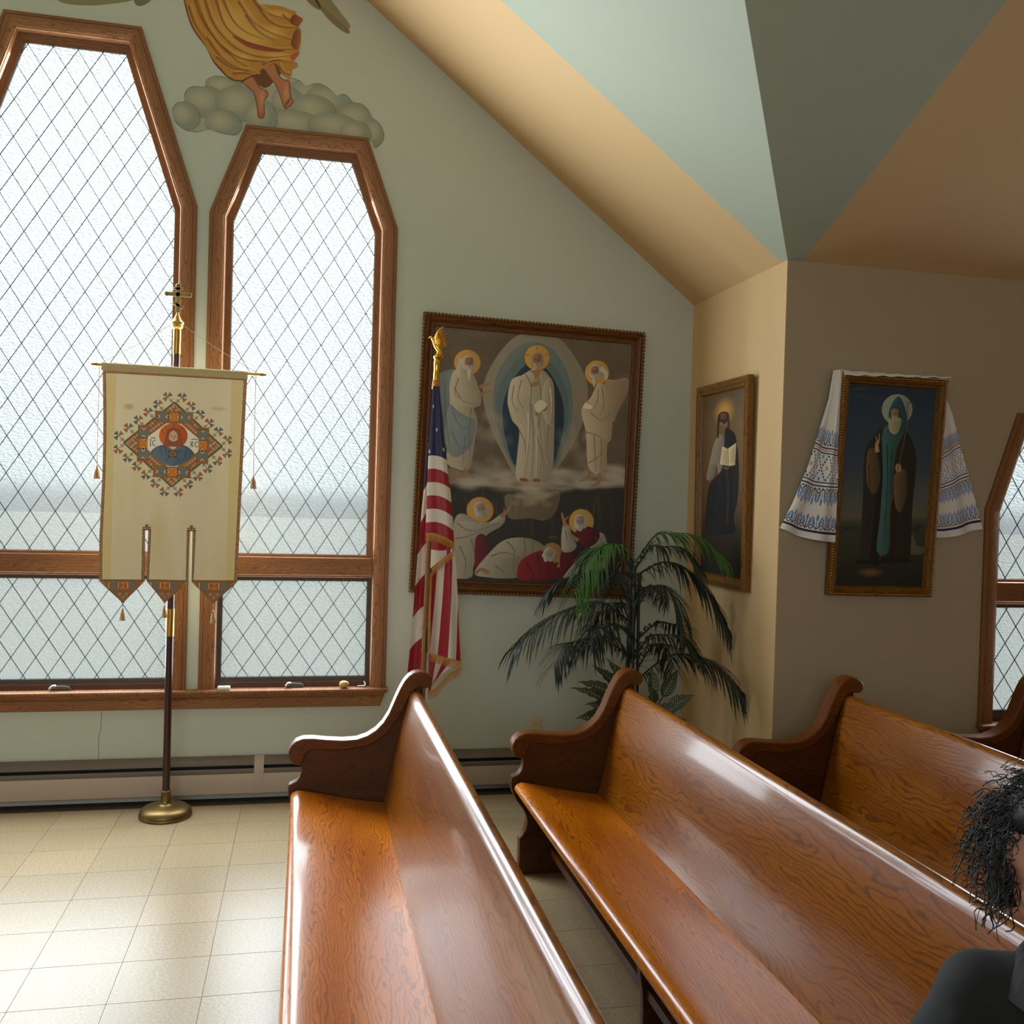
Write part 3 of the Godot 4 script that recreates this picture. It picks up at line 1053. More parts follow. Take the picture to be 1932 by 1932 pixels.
	# a bearded head seen from the front or turned to one side (turn -1..1)
	func head(c: Vector2, r: float, turn: float, skin: Color, hair: Color, beard: Color, tilt := 0.0):
		var f := func(x: float, y: float): return c + Vector2(x * r, y * r).rotated(tilt)
		var dark := skin.darkened(0.45)
		fill(round_off(PackedVector2Array([f.call(0, -1.25), f.call(-0.75, -0.95), f.call(-0.95, -0.1), f.call(-0.9, 0.75), f.call(-0.4, 0.9), f.call(0.4, 0.9), f.call(0.9, 0.75), f.call(0.95, -0.1), f.call(0.75, -0.95)]), true), hair, hair.darkened(0.2))
		fill(round_off(PackedVector2Array([f.call(-0.5 + 0.2 * turn, -0.85), f.call(-0.62 + 0.2 * turn, 0.0), f.call(-0.42 + 0.2 * turn, 0.75), f.call(0.15 * turn, 1.05), f.call(0.42 + 0.2 * turn, 0.75), f.call(0.62 + 0.2 * turn, 0.0), f.call(0.5 + 0.2 * turn, -0.85)]), true), skin, skin.darkened(0.22))
		fill(round_off(PackedVector2Array([f.call(-0.52 + 0.2 * turn, 0.2), f.call(-0.25 + 0.3 * turn, 0.35), f.call(0.3 * turn, 0.3), f.call(0.25 + 0.3 * turn, 0.35), f.call(0.52 + 0.2 * turn, 0.2), f.call(0.42 + 0.2 * turn, 0.95), f.call(0.2 * turn, 1.35), f.call(-0.42 + 0.2 * turn, 0.95)]), true), beard, beard.darkened(0.2))
		line(PackedVector2Array([f.call(-0.14 + 0.35 * turn, 0.52), f.call(0.14 + 0.35 * turn, 0.52)]), 0.08 * r, 0.08 * r, dark)
		for s in [-1, 1]:
			var ex: float = s * 0.27 + 0.33 * turn
			line(PackedVector2Array([f.call(ex - 0.16, -0.26), f.call(ex, -0.31), f.call(ex + 0.16, -0.26)]), 0.07 * r, 0.05 * r, dark)
			oval(f.call(ex, -0.12), 0.11 * r, 0.06 * r, dark.darkened(0.3))
		line(PackedVector2Array([f.call(0.04 + 0.36 * turn, -0.2), f.call(0.08 + 0.44 * turn, 0.18), f.call(0.0 + 0.38 * turn, 0.22)]), 0.06 * r, 0.05 * r, dark)
	func halo(c: Vector2, r: float, col: Color):
		oval(c, r, r, col, 0, col.darkened(0.12))
		ring(c, r, r * 0.05, col.darkened(0.45))
	func texture() -> ImageTexture:
		return ImageTexture.create_from_image(im)


func print_mat(a: Art, rough := 0.7) -> StandardMaterial3D:
	var m := mat(Color.WHITE, rough)
	m.albedo_texture = a.texture()
	return m


func art_transfiguration() -> Art:
	var a := Art.new(900, 1090, Color(0.33, 0.28, 0.22), 1.22)
	a.place = func(p: Vector2) -> Vector2:
		var top := 150 + 0.0964 * (p.x - 205)
		var bot := 1482 + 0.017 * (p.x - 128)
		var l := 205 - 0.058 * (p.y - 150)
		var r := 1222 - 0.047 * (p.y - 248)
		return Vector2((p.x - l) / (r - l) * 900, (p.y - top) / (bot - top) * 1090)
	var w := a.c8(168, 158, 136)
	var ws := a.c8(128, 120, 100)
	var fold := a.c8(92, 84, 68, 0.75)
	var skin := a.c8(138, 100, 68)
	var hair := a.c8(165, 160, 148)
	var gold := a.c8(178, 136, 66)
	# the sky and the dark rocks below
	for k in 60:
		a.mist(Vector2(rng.randf_range(150, 1250), rng.randf_range(120, 950)), rng.randf_range(60, 160), rng.randf_range(40, 120), [a.c8(96, 84, 68, 0.35), a.c8(68, 58, 46, 0.35), a.c8(110, 98, 80, 0.25)][k % 3])
	a.shape([60, 960, 700, 1000, 1300, 985, 1300, 1560, 60, 1560], a.c8(38, 35, 30), null, false)
	for k in 26:
		var x := rng.randf_range(180, 1200)
		a.stroke([x, rng.randf_range(990, 1080), x + rng.randf_range(-40, 40), rng.randf_range(1150, 1300)], rng.randf_range(6, 22), 2, a.c8(72, 60, 44, 0.4))
	a.shape([560, 1025, 690, 1040, 835, 1010, 815, 1120, 760, 1160, 690, 1150, 585, 1155, 560, 1110], a.c8(104, 92, 72), a.c8(86, 74, 56))
	for k in 6:
		a.stroke([600 + k * 35, 1040, 590 + k * 34, 1150], 5, 2, a.c8(72, 62, 48, 0.6))
	# almond-shaped glory
	a.shape([700, 190, 830, 215, 935, 345, 985, 480, 960, 650, 880, 810, 780, 930, 620, 930, 540, 810, 470, 650, 440, 480, 500, 330, 600, 212], a.c8(124, 118, 100), a.c8(112, 106, 90))
	a.shape([700, 235, 800, 275, 880, 400, 905, 560, 880, 720, 790, 900, 620, 900, 530, 730, 492, 560, 515, 400, 600, 275], a.c8(96, 106, 100), a.c8(84, 98, 96))
	a.shape([700, 290, 790, 340, 865, 460, 885, 580, 862, 740, 790, 900, 620, 900, 545, 740, 510, 580, 530, 450, 610, 335], a.c8(82, 98, 98), a.c8(72, 88, 90))
	a.shape([700, 330, 780, 390, 840, 500, 860, 610, 845, 740, 780, 890, 620, 890, 558, 740, 540, 610, 560, 500, 620, 395], a.c8(24, 46, 62), a.c8(18, 34, 48))
	# clouds under the three standing figures
	for k in 120:
		var x := rng.randf_range(250, 1200)
		var v := absf(x - 700) / 480.0
		a.mist(Vector2(x, 985 - 60 * v + rng.randf_range(-70, 45)), rng.randf_range(50, 120), rng.randf_range(22, 50), [a.c8(156, 147, 128, 0.42), a.c8(128, 120, 104, 0.34), a.c8(176, 168, 150, 0.38)][k % 3])
	for k in 30:
		a.mist(Vector2(690 + rng.randf_range(-90, 90), 1010 + rng.randf_range(0, 70)), 40, 26, a.c8(140, 128, 108, 0.4))
	for k in 40:
		var s := -1 if k % 2 else 1
		a.mist(Vector2(700 + s * rng.randf_range(120, 330), rng.randf_range(600, 930)), rng.randf_range(25, 60), rng.randf_range(40, 70), a.c8(142, 134, 116, 0.32))
	# the middle figure
	a.halo(Vector2(720, 316), 67, gold)
	for k in 3:
		a.stroke([720 + (k - 1) * 62, 300 if k != 1 else 252, 720 + (k - 1) * 40, 302 if k != 1 else 275], 4, 4, a.c8(120, 60, 30, 0.8))
	a.shape([655, 398, 608, 428, 575, 470, 568, 550, 590, 640, 626, 690, 618, 800, 610, 935, 660, 962, 700, 952, 760, 950, 800, 885, 808, 740, 808, 480, 782, 412, 745, 378, 700, 374], w, ws)
	a.shape([590, 430, 575, 480, 568, 560, 600, 600, 660, 560, 700, 500, 690, 440, 640, 410], a.c8(178, 168, 146), a.c8(150, 142, 122))
	a.shape([780, 420, 806, 480, 806, 640, 790, 668, 760, 640, 742, 560, 750, 470], a.c8(160, 150, 128), a.c8(120, 112, 94))
	for q in [[660, 400, 690, 470, 684, 560, 680, 700, 660, 940], [720, 400, 735, 470, 740, 560, 735, 700, 760, 900], [600, 460, 590, 540, 620, 600], [626, 690, 660, 780, 650, 930], [690, 560, 700, 760, 690, 940], [720, 560, 712, 700, 745, 820, 730, 940], [780, 660, 770, 800, 790, 880], [640, 430, 620, 520, 650, 580], [705, 560, 730, 640, 700, 720]]:
		a.stroke(q, 6, 2, fold)
	for q in [[672, 600, 672, 760, 640, 930], [712, 620, 716, 800, 712, 940], [786, 470, 794, 560, 786, 640]]:
		a.stroke(q, 7, 2, a.c8(196, 188, 168, 0.7))
	a.shape([684, 385, 700, 400, 710, 430, 735, 400, 740, 378], skin)
	a.oval(Vector2(708, 452), 26, 13, skin, -0.4)
	a.oval(Vector2(756, 572), 17, 22, skin.darkened(0.1))
	a.shape([705, 560, 740, 535, 770, 560, 745, 590, 720, 600], a.c8(184, 174, 150))
	a.head(Vector2(718, 332), 36, 0.0, skin, a.c8(150, 128, 98), a.c8(158, 140, 112))
	a.oval(Vector2(650, 950), 24, 10, a.c8(120, 74, 60), 0.1)
	a.oval(Vector2(716, 952), 22, 9, a.c8(120, 74, 60))
	# the figure on the left
	a.halo(Vector2(364, 342), 68, gold)
	a.shape([320, 376, 226, 398, 214, 480, 236, 620, 248, 760, 300, 800, 372, 780, 398, 690, 380, 560, 340, 420], a.c8(96, 110, 114), a.c8(116, 126, 124))
	a.shape([330, 372, 292, 392, 274, 470, 276, 560, 266, 660, 262, 760, 258, 862, 300, 892, 372, 898, 392, 800, 404, 720, 412, 640, 396, 580, 430, 562, 430, 500, 416, 462, 402, 418, 372, 385], w, ws)
	a.shape([278, 560, 310, 590, 360, 622, 400, 640, 400, 700, 384, 770, 346, 812, 300, 836, 262, 806, 250, 720, 258, 620], a.c8(122, 132, 130), a.c8(100, 110, 110))
	for q in [[300, 470, 340, 540, 420, 560], [290, 600, 340, 690, 390, 640], [284, 700, 330, 790, 390, 740], [320, 420, 300, 500, 330, 530], [350, 720, 340, 880], [380, 580, 372, 740, 380, 880], [250, 440, 256, 620, 275, 800]]:
		a.stroke(q, 6, 2, fold)
	a.head(Vector2(370, 346), 34, 0.45, skin, hair, hair)
	a.stroke([335, 320, 318, 380, 322, 420], 22, 12, hair)
	a.stroke([372, 380, 372, 430], 24, 6, hair)
	a.stroke([425, 470, 455, 455, 482, 450], 20, 7, skin)
	a.stroke([425, 512, 455, 498, 484, 490], 22, 7, skin)
	a.stroke([290, 890, 300, 925, 336, 944], 20, 8, skin)
	a.stroke([350, 890, 358, 920, 402, 938], 20, 8, skin)
	# the figure on the right
	a.halo(Vector2(1033, 395), 65, gold)
	a.shape([1075, 448, 1140, 432, 1200, 425, 1196, 500, 1150, 590, 1116, 646], a.c8(146, 122, 98), a.c8(120, 100, 80))
	a.shape([1040, 448, 1000, 522, 952, 588, 976, 705, 984, 852, 1010, 905, 1082, 922, 1090, 772, 1112, 730, 1118, 600, 1112, 520, 1082, 462], a.c8(172, 156, 128), a.c8(136, 120, 96))
	for q in [[1040, 480, 1030, 560, 970, 600], [1000, 600, 1060, 640, 1110, 600], [975, 700, 1040, 720, 1105, 775], [990, 860, 1040, 830, 1085, 790], [1020, 720, 1030, 900], [1060, 740, 1058, 910], [1060, 470, 1070, 560, 1050, 620]]:
		a.stroke(q, 6, 2, fold)
	a.head(Vector2(1024, 392), 32, -0.5, skin, hair, hair)
	a.stroke([1050, 370, 1082, 400, 1078, 430], 26, 14, hair)
	a.stroke([1014, 430, 1018, 470], 20, 5, hair)
	a.stroke([985, 560, 955, 520, 938, 478], 20, 8, skin)
	a.shape([955, 575, 975, 545, 1014, 572, 1000, 584], a.c8(192, 184, 162), null, false)
	a.stroke([1000, 905, 985, 938, 944, 954], 20, 8, skin)
	a.stroke([1050, 912, 1048, 960, 1002, 984], 22, 9, skin)
	# the three below
	a.halo(Vector2(425, 1110), 69, gold)
	a.shape([300, 1150, 284, 1260, 296, 1462, 378, 1462, 392, 1400, 446, 1255, 530, 1195, 556, 1152, 538, 1128, 470, 1172, 410, 1165, 345, 1130], a.c8(156, 150, 134), a.c8(122, 116, 102))
	a.shape([402, 1258, 455, 1248, 474, 1400, 404, 1412], a.c8(98, 22, 30), a.c8(66, 14, 22))
	for q in [[310, 1180, 380, 1220, 520, 1180], [300, 1260, 360, 1250, 430, 1220], [320, 1300, 350, 1380, 340, 1460], [380, 1260, 392, 1330]]:
		a.stroke(q, 7, 2, fold)
	a.head(Vector2(428, 1110), 36, 0.5, a.c8(150, 130, 108), hair, hair.darkened(0.1), -0.35)
	a.stroke([530, 1142, 560, 1118, 582, 1082], 24, 8, skin)
	a.stroke([548, 1120, 548, 1092], 8, 4, skin)
	a.halo(Vector2(800, 1330), 56, a.c8(146, 110, 54))
	a.shape([394, 1440, 470, 1335, 556, 1262, 680, 1254, 762, 1300, 722, 1345, 642, 1375, 630, 1452, 562, 1466, 470, 1462], a.c8(150, 144, 124), a.c8(112, 106, 88))
	for q in [[480, 1350, 560, 1330, 640, 1370], [560, 1270, 600, 1320, 590, 1440], [650, 1260, 660, 1320, 640, 1370], [500, 1400, 560, 1440], [700, 1270, 700, 1340]]:
		a.stroke(q, 8, 2, fold)
	a.stroke([470, 1440, 430, 1420, 396, 1446], 22, 14, skin)
	a.shape([636, 1372, 738, 1318, 782, 1362, 848, 1402, 852, 1452, 770, 1472, 626, 1474], a.c8(120, 18, 28), a.c8(84, 12, 20))
	for q in [[660, 1380, 700, 1440, 690, 1470], [720, 1340, 740, 1420, 730, 1470], [770, 1380, 790, 1440, 800, 1465]]:
		a.stroke(q, 9, 3, a.c8(62, 10, 18, 0.8))
	a.head(Vector2(782, 1338), 32, -0.2, a.c8(150, 138, 120), hair, hair, 0.5)
	a.stroke([822, 1352, 846, 1380, 828, 1400], 20, 16, skin)
	for k in 4:
		a.stroke([784 + k * 13, 1238 + (k % 2) * 2, 786 + k * 13, 1256], 3, 3, a.c8(140, 88, 40, 0.9), false)
	a.stroke([792, 1248, 806, 1242], 3, 3, a.c8(140, 88, 40, 0.9), false)
	a.halo(Vector2(955, 1165), 67, gold)
	a.shape([850, 1320, 940, 1330, 945, 1400, 870, 1450, 845, 1440], a.c8(88, 16, 26), a.c8(58, 10, 18))
	a.shape([1000, 1310, 1015, 1235, 1075, 1225, 1098, 1310, 1090, 1400, 980, 1420, 860, 1462, 900, 1400, 960, 1340], a.c8(150, 144, 128), a.c8(120, 114, 98))
	a.shape([985, 1188, 1050, 1218, 1040, 1270, 975, 1300, 935, 1240, 925, 1215], a.c8(92, 18, 30), a.c8(60, 10, 20))
	a.shape([856, 1180, 890, 1185, 905, 1240, 930, 1290, 900, 1322, 850, 1310], a.c8(160, 152, 134), a.c8(124, 116, 100))
	a.stroke([872, 1190, 858, 1150, 850, 1118], 24, 8, skin)
	a.stroke([866, 1160, 886, 1135], 9, 5, skin)
	a.stroke([895, 1228, 920, 1250, 940, 1262], 12, 22, skin)
	a.head(Vector2(950, 1168), 35, -0.3, a.c8(150, 134, 116), a.c8(170, 166, 156), a.c8(168, 164, 152))
	for q in [[1030, 1240, 1050, 1300, 1040, 1390], [870, 1210, 880, 1270], [1060, 1250, 1075, 1320]]:
		a.stroke(q, 6, 2, fold)
	a.shape([60, 1440, 300, 1472, 640, 1474, 1250, 1480, 1250, 1560, 60, 1560], a.c8(44, 36, 26), null, false)
	return a


func art_monk() -> Art:
	var a := Art.new(560, 1150, Color(0.12, 0.17, 0.21), 1.4)
	a.place = func(p: Vector2) -> Vector2:
		var l := 950 - 0.054 * (p.y - 178)
		var top := 178 + 0.064 * (p.x - 950)
		return Vector2((p.x - l) / 500 * 560, (p.y - top) / 1142 * 1150)
	var rows := [[150, 26, 40, 52], [420, 34, 48, 58], [640, 44, 54, 62], [820, 62, 66, 62], [930, 74, 70, 54], [962, 50, 52, 40], [1040, 44, 46, 34], [1180, 34, 34, 26], [1380, 16, 16, 14]]
	for i in rows.size() - 1:
		for k in 12:
			var t := k / 12.0
			var y0: float = lerpf(rows[i][0], rows[i + 1][0], t)
			var y1: float = lerpf(rows[i][0], rows[i + 1][0], t + 0.09)
			a.shape([840, y0, 1500, y0, 1500, y1 + 2, 840, y1 + 2], a.c8(lerpf(rows[i][1], rows[i + 1][1], t), lerpf(rows[i][2], rows[i + 1][2], t), lerpf(rows[i][3], rows[i + 1][3], t)), null, false)
	for k in 8:
		a.mist(Vector2(rng.randf_range(950, 1400), rng.randf_range(200, 420)), 110, 14, a.c8(58, 66, 70, 0.35))
	for k in 26:
		a.mist(Vector2(rng.randf_range(890, 1040) if k % 2 else rng.randf_range(1310, 1400), rng.randf_range(985, 1025)), 22, 10, a.c8(28, 34, 26, 0.7))
	a.shape([1310, 1050, 1330, 1045, 1350, 1100, 1390, 1115, 1388, 1150, 1310, 1145], a.c8(66, 66, 52))
	a.oval(Vector2(1223, 325), 85, 84, a.c8(118, 126, 112), 0, a.c8(98, 108, 100))
	a.ring(Vector2(1223, 325), 84, 4, a.c8(140, 132, 100))
	# mantle, habit and cowl
	a.shape([1140, 430, 1062, 520, 1040, 620, 1040, 780, 1034, 1000, 1028, 1180, 1110, 1190, 1200, 1192, 1306, 1190, 1320, 900, 1338, 620, 1312, 505, 1250, 425], a.c8(34, 32, 26), a.c8(24, 23, 19))
	a.shape([1096, 560, 1110, 800, 1100, 1000, 1088, 1180, 1140, 1180, 1150, 800, 1150, 520], a.c8(22, 16, 12))
	a.shape([1215, 560, 1205, 800, 1200, 1160, 1246, 1180, 1235, 900, 1230, 640], a.c8(30, 18, 12))
	a.shape([1148, 430, 1262, 440, 1222, 560, 1204, 760, 1196, 930, 1190, 1135, 1124, 1128, 1138, 930, 1150, 700], a.c8(48, 84, 80), a.c8(34, 64, 62))
	a.shape([1232, 252, 1196, 286, 1176, 345, 1178, 420, 1166, 450, 1206, 470, 1262, 445, 1278, 380, 1266, 310], a.c8(38, 72, 78), a.c8(26, 52, 58))
	a.shape([1062, 560, 1108, 552, 1132, 660, 1130, 750, 1112, 798, 1086, 790, 1058, 720], a.c8(82, 66, 46), a.c8(58, 46, 32))
	a.shape([1216, 690, 1280, 668, 1288, 790, 1262, 900, 1230, 890, 1212, 790], a.c8(84, 68, 48), a.c8(56, 44, 30))
	a.head(Vector2(1212, 352), 34, -0.15, a.c8(128, 102, 74), a.c8(36, 58, 60), a.c8(142, 134, 106))
	a.shape([1178, 372, 1204, 384, 1246, 374, 1238, 440, 1212, 466, 1180, 440], a.c8(142, 134, 104), a.c8(112, 104, 80))
	for k in 6:
		a.stroke([1186 + k * 10, 390, 1192 + k * 7, 450], 3, 1, a.c8(98, 92, 70, 0.8))
	a.stroke([1116, 566, 1112, 520, 1124, 500], 26, 14, a.c8(138, 106, 76))
	a.stroke([1124, 500, 1126, 458], 7, 4, a.c8(138, 106, 76))
	a.stroke([1112, 500, 1106, 474], 6, 4, a.c8(138, 106, 76))
	a.oval(Vector2(1236, 656), 17, 26, a.c8(132, 102, 72))
	a.stroke([1326, 300, 1300, 288, 1282, 300, 1278, 420, 1240, 640, 1170, 1000, 1138, 1192], 6, 5, a.c8(74, 60, 40))
	for q in [[1070, 640, 1076, 800, 1064, 1160], [1300, 560, 1290, 800, 1280, 1160], [1170, 520, 1176, 760, 1160, 1100], [1200, 560, 1190, 800], [1320, 640, 1306, 900]]:
		a.stroke(q, 6, 2, a.c8(14, 16, 14, 0.7))
	a.shape([1028, 1175, 1120, 1182, 1200, 1160, 1306, 1180, 1306, 1200, 1028, 1196], a.c8(16, 14, 12))
	a.mist(Vector2(1090, 1250), 88, 40, a.c8(104, 74, 36, 0.8))
	a.stroke([975, 215, 1010, 208, 1060, 214], 8, 5, a.c8(74, 60, 44, 0.7))
	a.stroke([1320, 226, 1380, 222], 6, 4, a.c8(74, 60, 44, 0.6))
	return a


func art_teacher() -> Art:
	var a := Art.new(560, 1000, Color(0.3, 0.24, 0.16), 1.25)
	a.place = func(p: Vector2) -> Vector2:
		var l := 158 - 0.036 * (p.y - 265)
		var r := 365 - 0.033 * (p.y - 225)
		var u := (p.x - l) / (r - l)
		var top := 265 - 40 * u
		var bot := 1248 + 62 * u
		return Vector2(u * 560, (p.y - top) / (bot - top) * 1000)
	var rows := [[200, 74, 60, 42], [420, 92, 72, 46], [640, 92, 66, 40], [900, 74, 50, 30], [1060, 34, 26, 18], [1340, 12, 11, 9]]
	for i in rows.size() - 1:
		for k in 14:
			var t := k / 14.0
			var y0: float = lerpf(rows[i][0], rows[i + 1][0], t)
			var y1: float = lerpf(rows[i][0], rows[i + 1][0], t + 0.08)
			a.shape([80, y0, 400, y0, 400, y1 + 3, 80, y1 + 3], a.c8(lerpf(rows[i][1], rows[i + 1][1], t), lerpf(rows[i][2], rows[i + 1][2], t), lerpf(rows[i][3], rows[i + 1][3], t)), null, false)
	a.mist(Vector2(258, 355), 62, 90, a.c8(190, 140, 62, 0.75))
	a.shape([238, 480, 208, 525, 182, 630, 164, 715, 172, 740, 200, 722, 216, 650, 226, 700, 240, 690, 258, 520], a.c8(128, 116, 98), a.c8(98, 88, 74))
	a.shape([262, 455, 290, 462, 312, 508, 322, 680, 312, 860, 292, 960, 300, 1035, 230, 1050, 158, 1035, 156, 930, 178, 765, 236, 690, 252, 620], a.c8(18, 22, 28), a.c8(10, 12, 16))
	a.head(Vector2(257, 388), 27, 0.05, a.c8(96, 66, 46), a.c8(46, 32, 22), a.c8(52, 36, 24))
	a.stroke([236, 370, 228, 440, 226, 500], 14, 8, a.c8(44, 30, 20))
	a.stroke([275, 370, 279, 430, 276, 460], 12, 6, a.c8(44, 30, 20))
	a.shape([246, 548, 272, 564, 276, 662, 232, 650], a.c8(172, 158, 120), a.c8(150, 136, 102), false)
	a.shape([274, 564, 313, 534, 305, 660, 277, 664], a.c8(180, 166, 128), a.c8(140, 126, 94), false)
	for k in 5:
		a.stroke([250, 578 + k * 15, 268, 586 + k * 15], 3, 3, a.c8(110, 84, 56, 0.8), false)
		a.stroke([281, 584 + k * 15, 303, 572 + k * 15], 3, 3, a.c8(110, 84, 56, 0.8), false)
	a.stroke([255, 664, 264, 680, 276, 668], 12, 8, a.c8(92, 62, 42))
	a.stroke([170, 735, 160, 780], 14, 8, a.c8(84, 58, 40))
	a.stroke([265, 690, 270, 780, 262, 1000], 10, 12, a.c8(58, 44, 28, 0.6))
	for q in [[240, 700, 222, 820, 200, 1000], [300, 700, 296, 860, 280, 1000]]:
		a.stroke(q, 6, 2, a.c8(34, 38, 44, 0.6))
	a.stroke([232, 1230, 238, 1190], 26, 14, a.c8(60, 50, 36, 0.5))
	return a


func art_banner() -> Art:
	# drawn in millimetres from the upper left corner of the cloth
	var k := 1.25
	var a := Art.new(int(710 * k), int(1190 * k), Color(0.80, 0.75, 0.64))
	a.place = func(p: Vector2) -> Vector2: return p * k
	for x in [32.0, 655.0]:
		a.shape([x - 34, 0, x + 36, 0, x + 36, 1190, x - 34, 1190], a.c8(196, 174, 120, 0.75), null, false)
	for i in 40:
		a.mist(Vector2(rng.randf_range(60, 640), rng.randf_range(500, 1150)), rng.randf_range(30, 70), rng.randf_range(120, 260), a.c8(196, 178, 134, 0.16))
	a.mist(Vector2(132, 186), 34, 22, a.c8(168, 140, 92, 0.75))
	a.mist(Vector2(560, 176), 56, 14, a.c8(176, 150, 104, 0.6))
	var brown := a.c8(164, 108, 66)
	var dark := a.c8(56, 62, 56)
	var olive := a.c8(106, 98, 62)
	var teal := a.c8(92, 112, 116)
	var orange := a.c8(190, 98, 44)
	var braid := func(p: Vector2, q: Vector2, w: float):
		var d := (q - p).normalized()
		var s := Vector2(-d.y, d.x)
		a.line(PackedVector2Array([p, q]), w, w, brown)
		var n := int(p.distance_to(q) / 11.0)
		for i in n:
			var c := p + d * (i + 0.5) * p.distance_to(q) / n
			a.line(PackedVector2Array([c - s * w / 2, c + s * w / 2]), 1.8, 1.8, dark)
			a.line(PackedVector2Array([c + d * 5.5 - s * w * 0.18, c + d * 5.5 + s * w * 0.18]), 3.0, 3.0, a.c8(208, 190, 160))
		a.line(PackedVector2Array([p, q]), 1.4, 1.4, dark)
		for e in [-0.5, 0.5]:
			a.line(PackedVector2Array([p + s * w * e, q + s * w * e]), 2.2, 2.2, dark)
	braid.call(Vector2(0, 14), Vector2(700, 14), 17.0)
	braid.call(Vector2(8, 0), Vector2(18, 1062), 15.0)
	braid.call(Vector2(690, 0), Vector2(668, 1062), 15.0)
	# the stepped borders of the two slits
	for x in [236.0, 452.0]:
		braid.call(Vector2(x - 13, 798), Vector2(x - 11, 1062), 13.0)
		braid.call(Vector2(x + 13, 798), Vector2(x + 9, 1062), 13.0)
		braid.call(Vector2(x - 20, 794), Vector2(x + 20, 794), 15.0)
		braid.call(Vector2(x - 8, 781), Vector2(x + 8, 781), 12.0)
	# embroidered points
	for t in [[22, 236, 130], [242, 444, 333], [458, 668, 566]]:
		a.shape([t[0], 1052, t[1], 1052, t[2] + 6, 1172, t[2] - 6, 1172], a.c8(140, 92, 58), null, false)
		a.stroke([t[0], 1058, t[1], 1058], 5, 5, olive, false)
		a.stroke([t[0], 1062, t[2], 1172], 7, 7, olive, false)
		a.stroke([t[1], 1062, t[2], 1172], 7, 7, olive, false)
		for i in 3:
			var c := Vector2(t[2] + (i - 1) * 46, 1082)
			var f: Color = a.c8(186, 112, 40) if i == 1 else teal
			a.shape([c.x - 20, c.y - 18, c.x + 20, c.y - 18, c.x, c.y], f, null, false)
			a.shape([c.x - 20, c.y + 18, c.x + 20, c.y + 18, c.x, c.y], f, null, false)
			a.stroke([c.x - 24, c.y - 16, c.x - 24, c.y + 16], 3, 3, a.c8(214, 192, 156), false)
		a.stroke([t[2] - 60, 1112, t[2] + 60, 1112], 4, 4, olive, false)
		for i in 3:
			var c := Vector2(t[2] + [-16, 16, 0][i], 1126 + [0, 0, 17][i])
			a.stroke([c.x - 7, c.y, c.x + 7, c.y], 6, 6, a.c8(212, 200, 176), false)
			a.stroke([c.x, c.y - 7, c.x, c.y + 7], 6, 6, a.c8(212, 200, 176), false)
			a.stroke([c.x - 7, c.y, c.x + 7, c.y], 3, 3, dark, false)
			a.stroke([c.x, c.y - 7, c.x, c.y + 7], 3, 3, dark, false)
	# the lozenge and its ornament
	var o := Vector2(349, 367)
	var rw := 236.0
	var rh := 214.0
	a.fill(PackedVector2Array([o + Vector2(0, -rh), o + Vector2(rw, 0), o + Vector2(0, rh), o + Vector2(-rw, 0)]), a.c8(148, 98, 62))
	for s in 4:
		var u := Vector2(0, -rh).lerp(Vector2(rw, 0), 0)
		var e0: Vector2 = [Vector2(0, -rh), Vector2(rw, 0), Vector2(0, rh), Vector2(-rw, 0)][s]
		var e1: Vector2 = [Vector2(rw, 0), Vector2(0, rh), Vector2(-rw, 0), Vector2(0, -rh)][s]
		var inw := -((e0 + e1) / 2).normalized()
		a.line(PackedVector2Array([o + e0, o + e1]), 9, 9, olive)
		a.line(PackedVector2Array([o + e0, o + e1]), 2, 2, dark)
		for r in 4:
			for i in 19:
				var c := o + e0.lerp(e1, (i + 0.5 + 0.5 * (r % 2)) / 20.0) + inw * (13 + r * 12)
				a.line(PackedVector2Array([c - Vector2(4.5, 0), c + Vector2(4.5, 0)]), 5, 5, [a.c8(214, 204, 182), orange][r % 2])
				a.line(PackedVector2Array([c - Vector2(0, 4.5), c + Vector2(0, 4.5)]), 5, 5, [a.c8(214, 204, 182), orange][r % 2])
				a.line(PackedVector2Array([c - Vector2(2.5, 0), c + Vector2(2.5, 0)]), 2.6, 2.6, dark)
				a.line(PackedVector2Array([c - Vector2(0, 2.5), c + Vector2(0, 2.5)]), 2.6, 2.6, dark)
	# four ornamented bands round the middle
	for s in 4:
		var q := s * PI / 2
		var mid := o + Vector2(0, -139 if s % 2 == 0 else -142).rotated(q)
		var half := 92.0
		var ax := Vector2(1, 0).rotated(q)
		var ay := Vector2(0, 1).rotated(q)
		var band := func(x0: float, x1: float, y0: float, y1: float, c: Color): a.fill(PackedVector2Array([mid + ax * x0 + ay * y0, mid + ax * x1 + ay * y0, mid + ax * x1 + ay * y1, mid + ax * x0 + ay * y1]), c)
		band.call(-half, half, -26, 26, a.c8(146, 94, 58))
		band.call(-half - 6, half + 6, -29, -25, olive)
		band.call(-half - 26, half + 26, 25, 29, olive)
		for i in 3:
			var x := (i - 1) * 54.0
			var f: Color = a.c8(190, 116, 40) if i == 1 else teal
			band.call(x - 24, x + 24, -20, 20, f)
			for e in [-1, 1]:
				a.fill(PackedVector2Array([mid + ax * (x + e * 24) - ay * 17, mid + ax * (x + e * 24) + ay * 17, mid + ax * (x + e * 5)]), a.c8(150, 92, 54))
				a.fill(PackedVector2Array([mid + ax * (x + e * 24) - ay * 10, mid + ax * (x + e * 24) + ay * 10, mid + ax * (x + e * 12)]), a.c8(216, 196, 160))
				a.fill(PackedVector2Array([mid + ax * (x + e * 24) - ay * 5, mid + ax * (x + e * 24) + ay * 5, mid + ax * (x + e * 17)]), dark)
			band.call(x - 28, x - 25, -22, 22, dark)
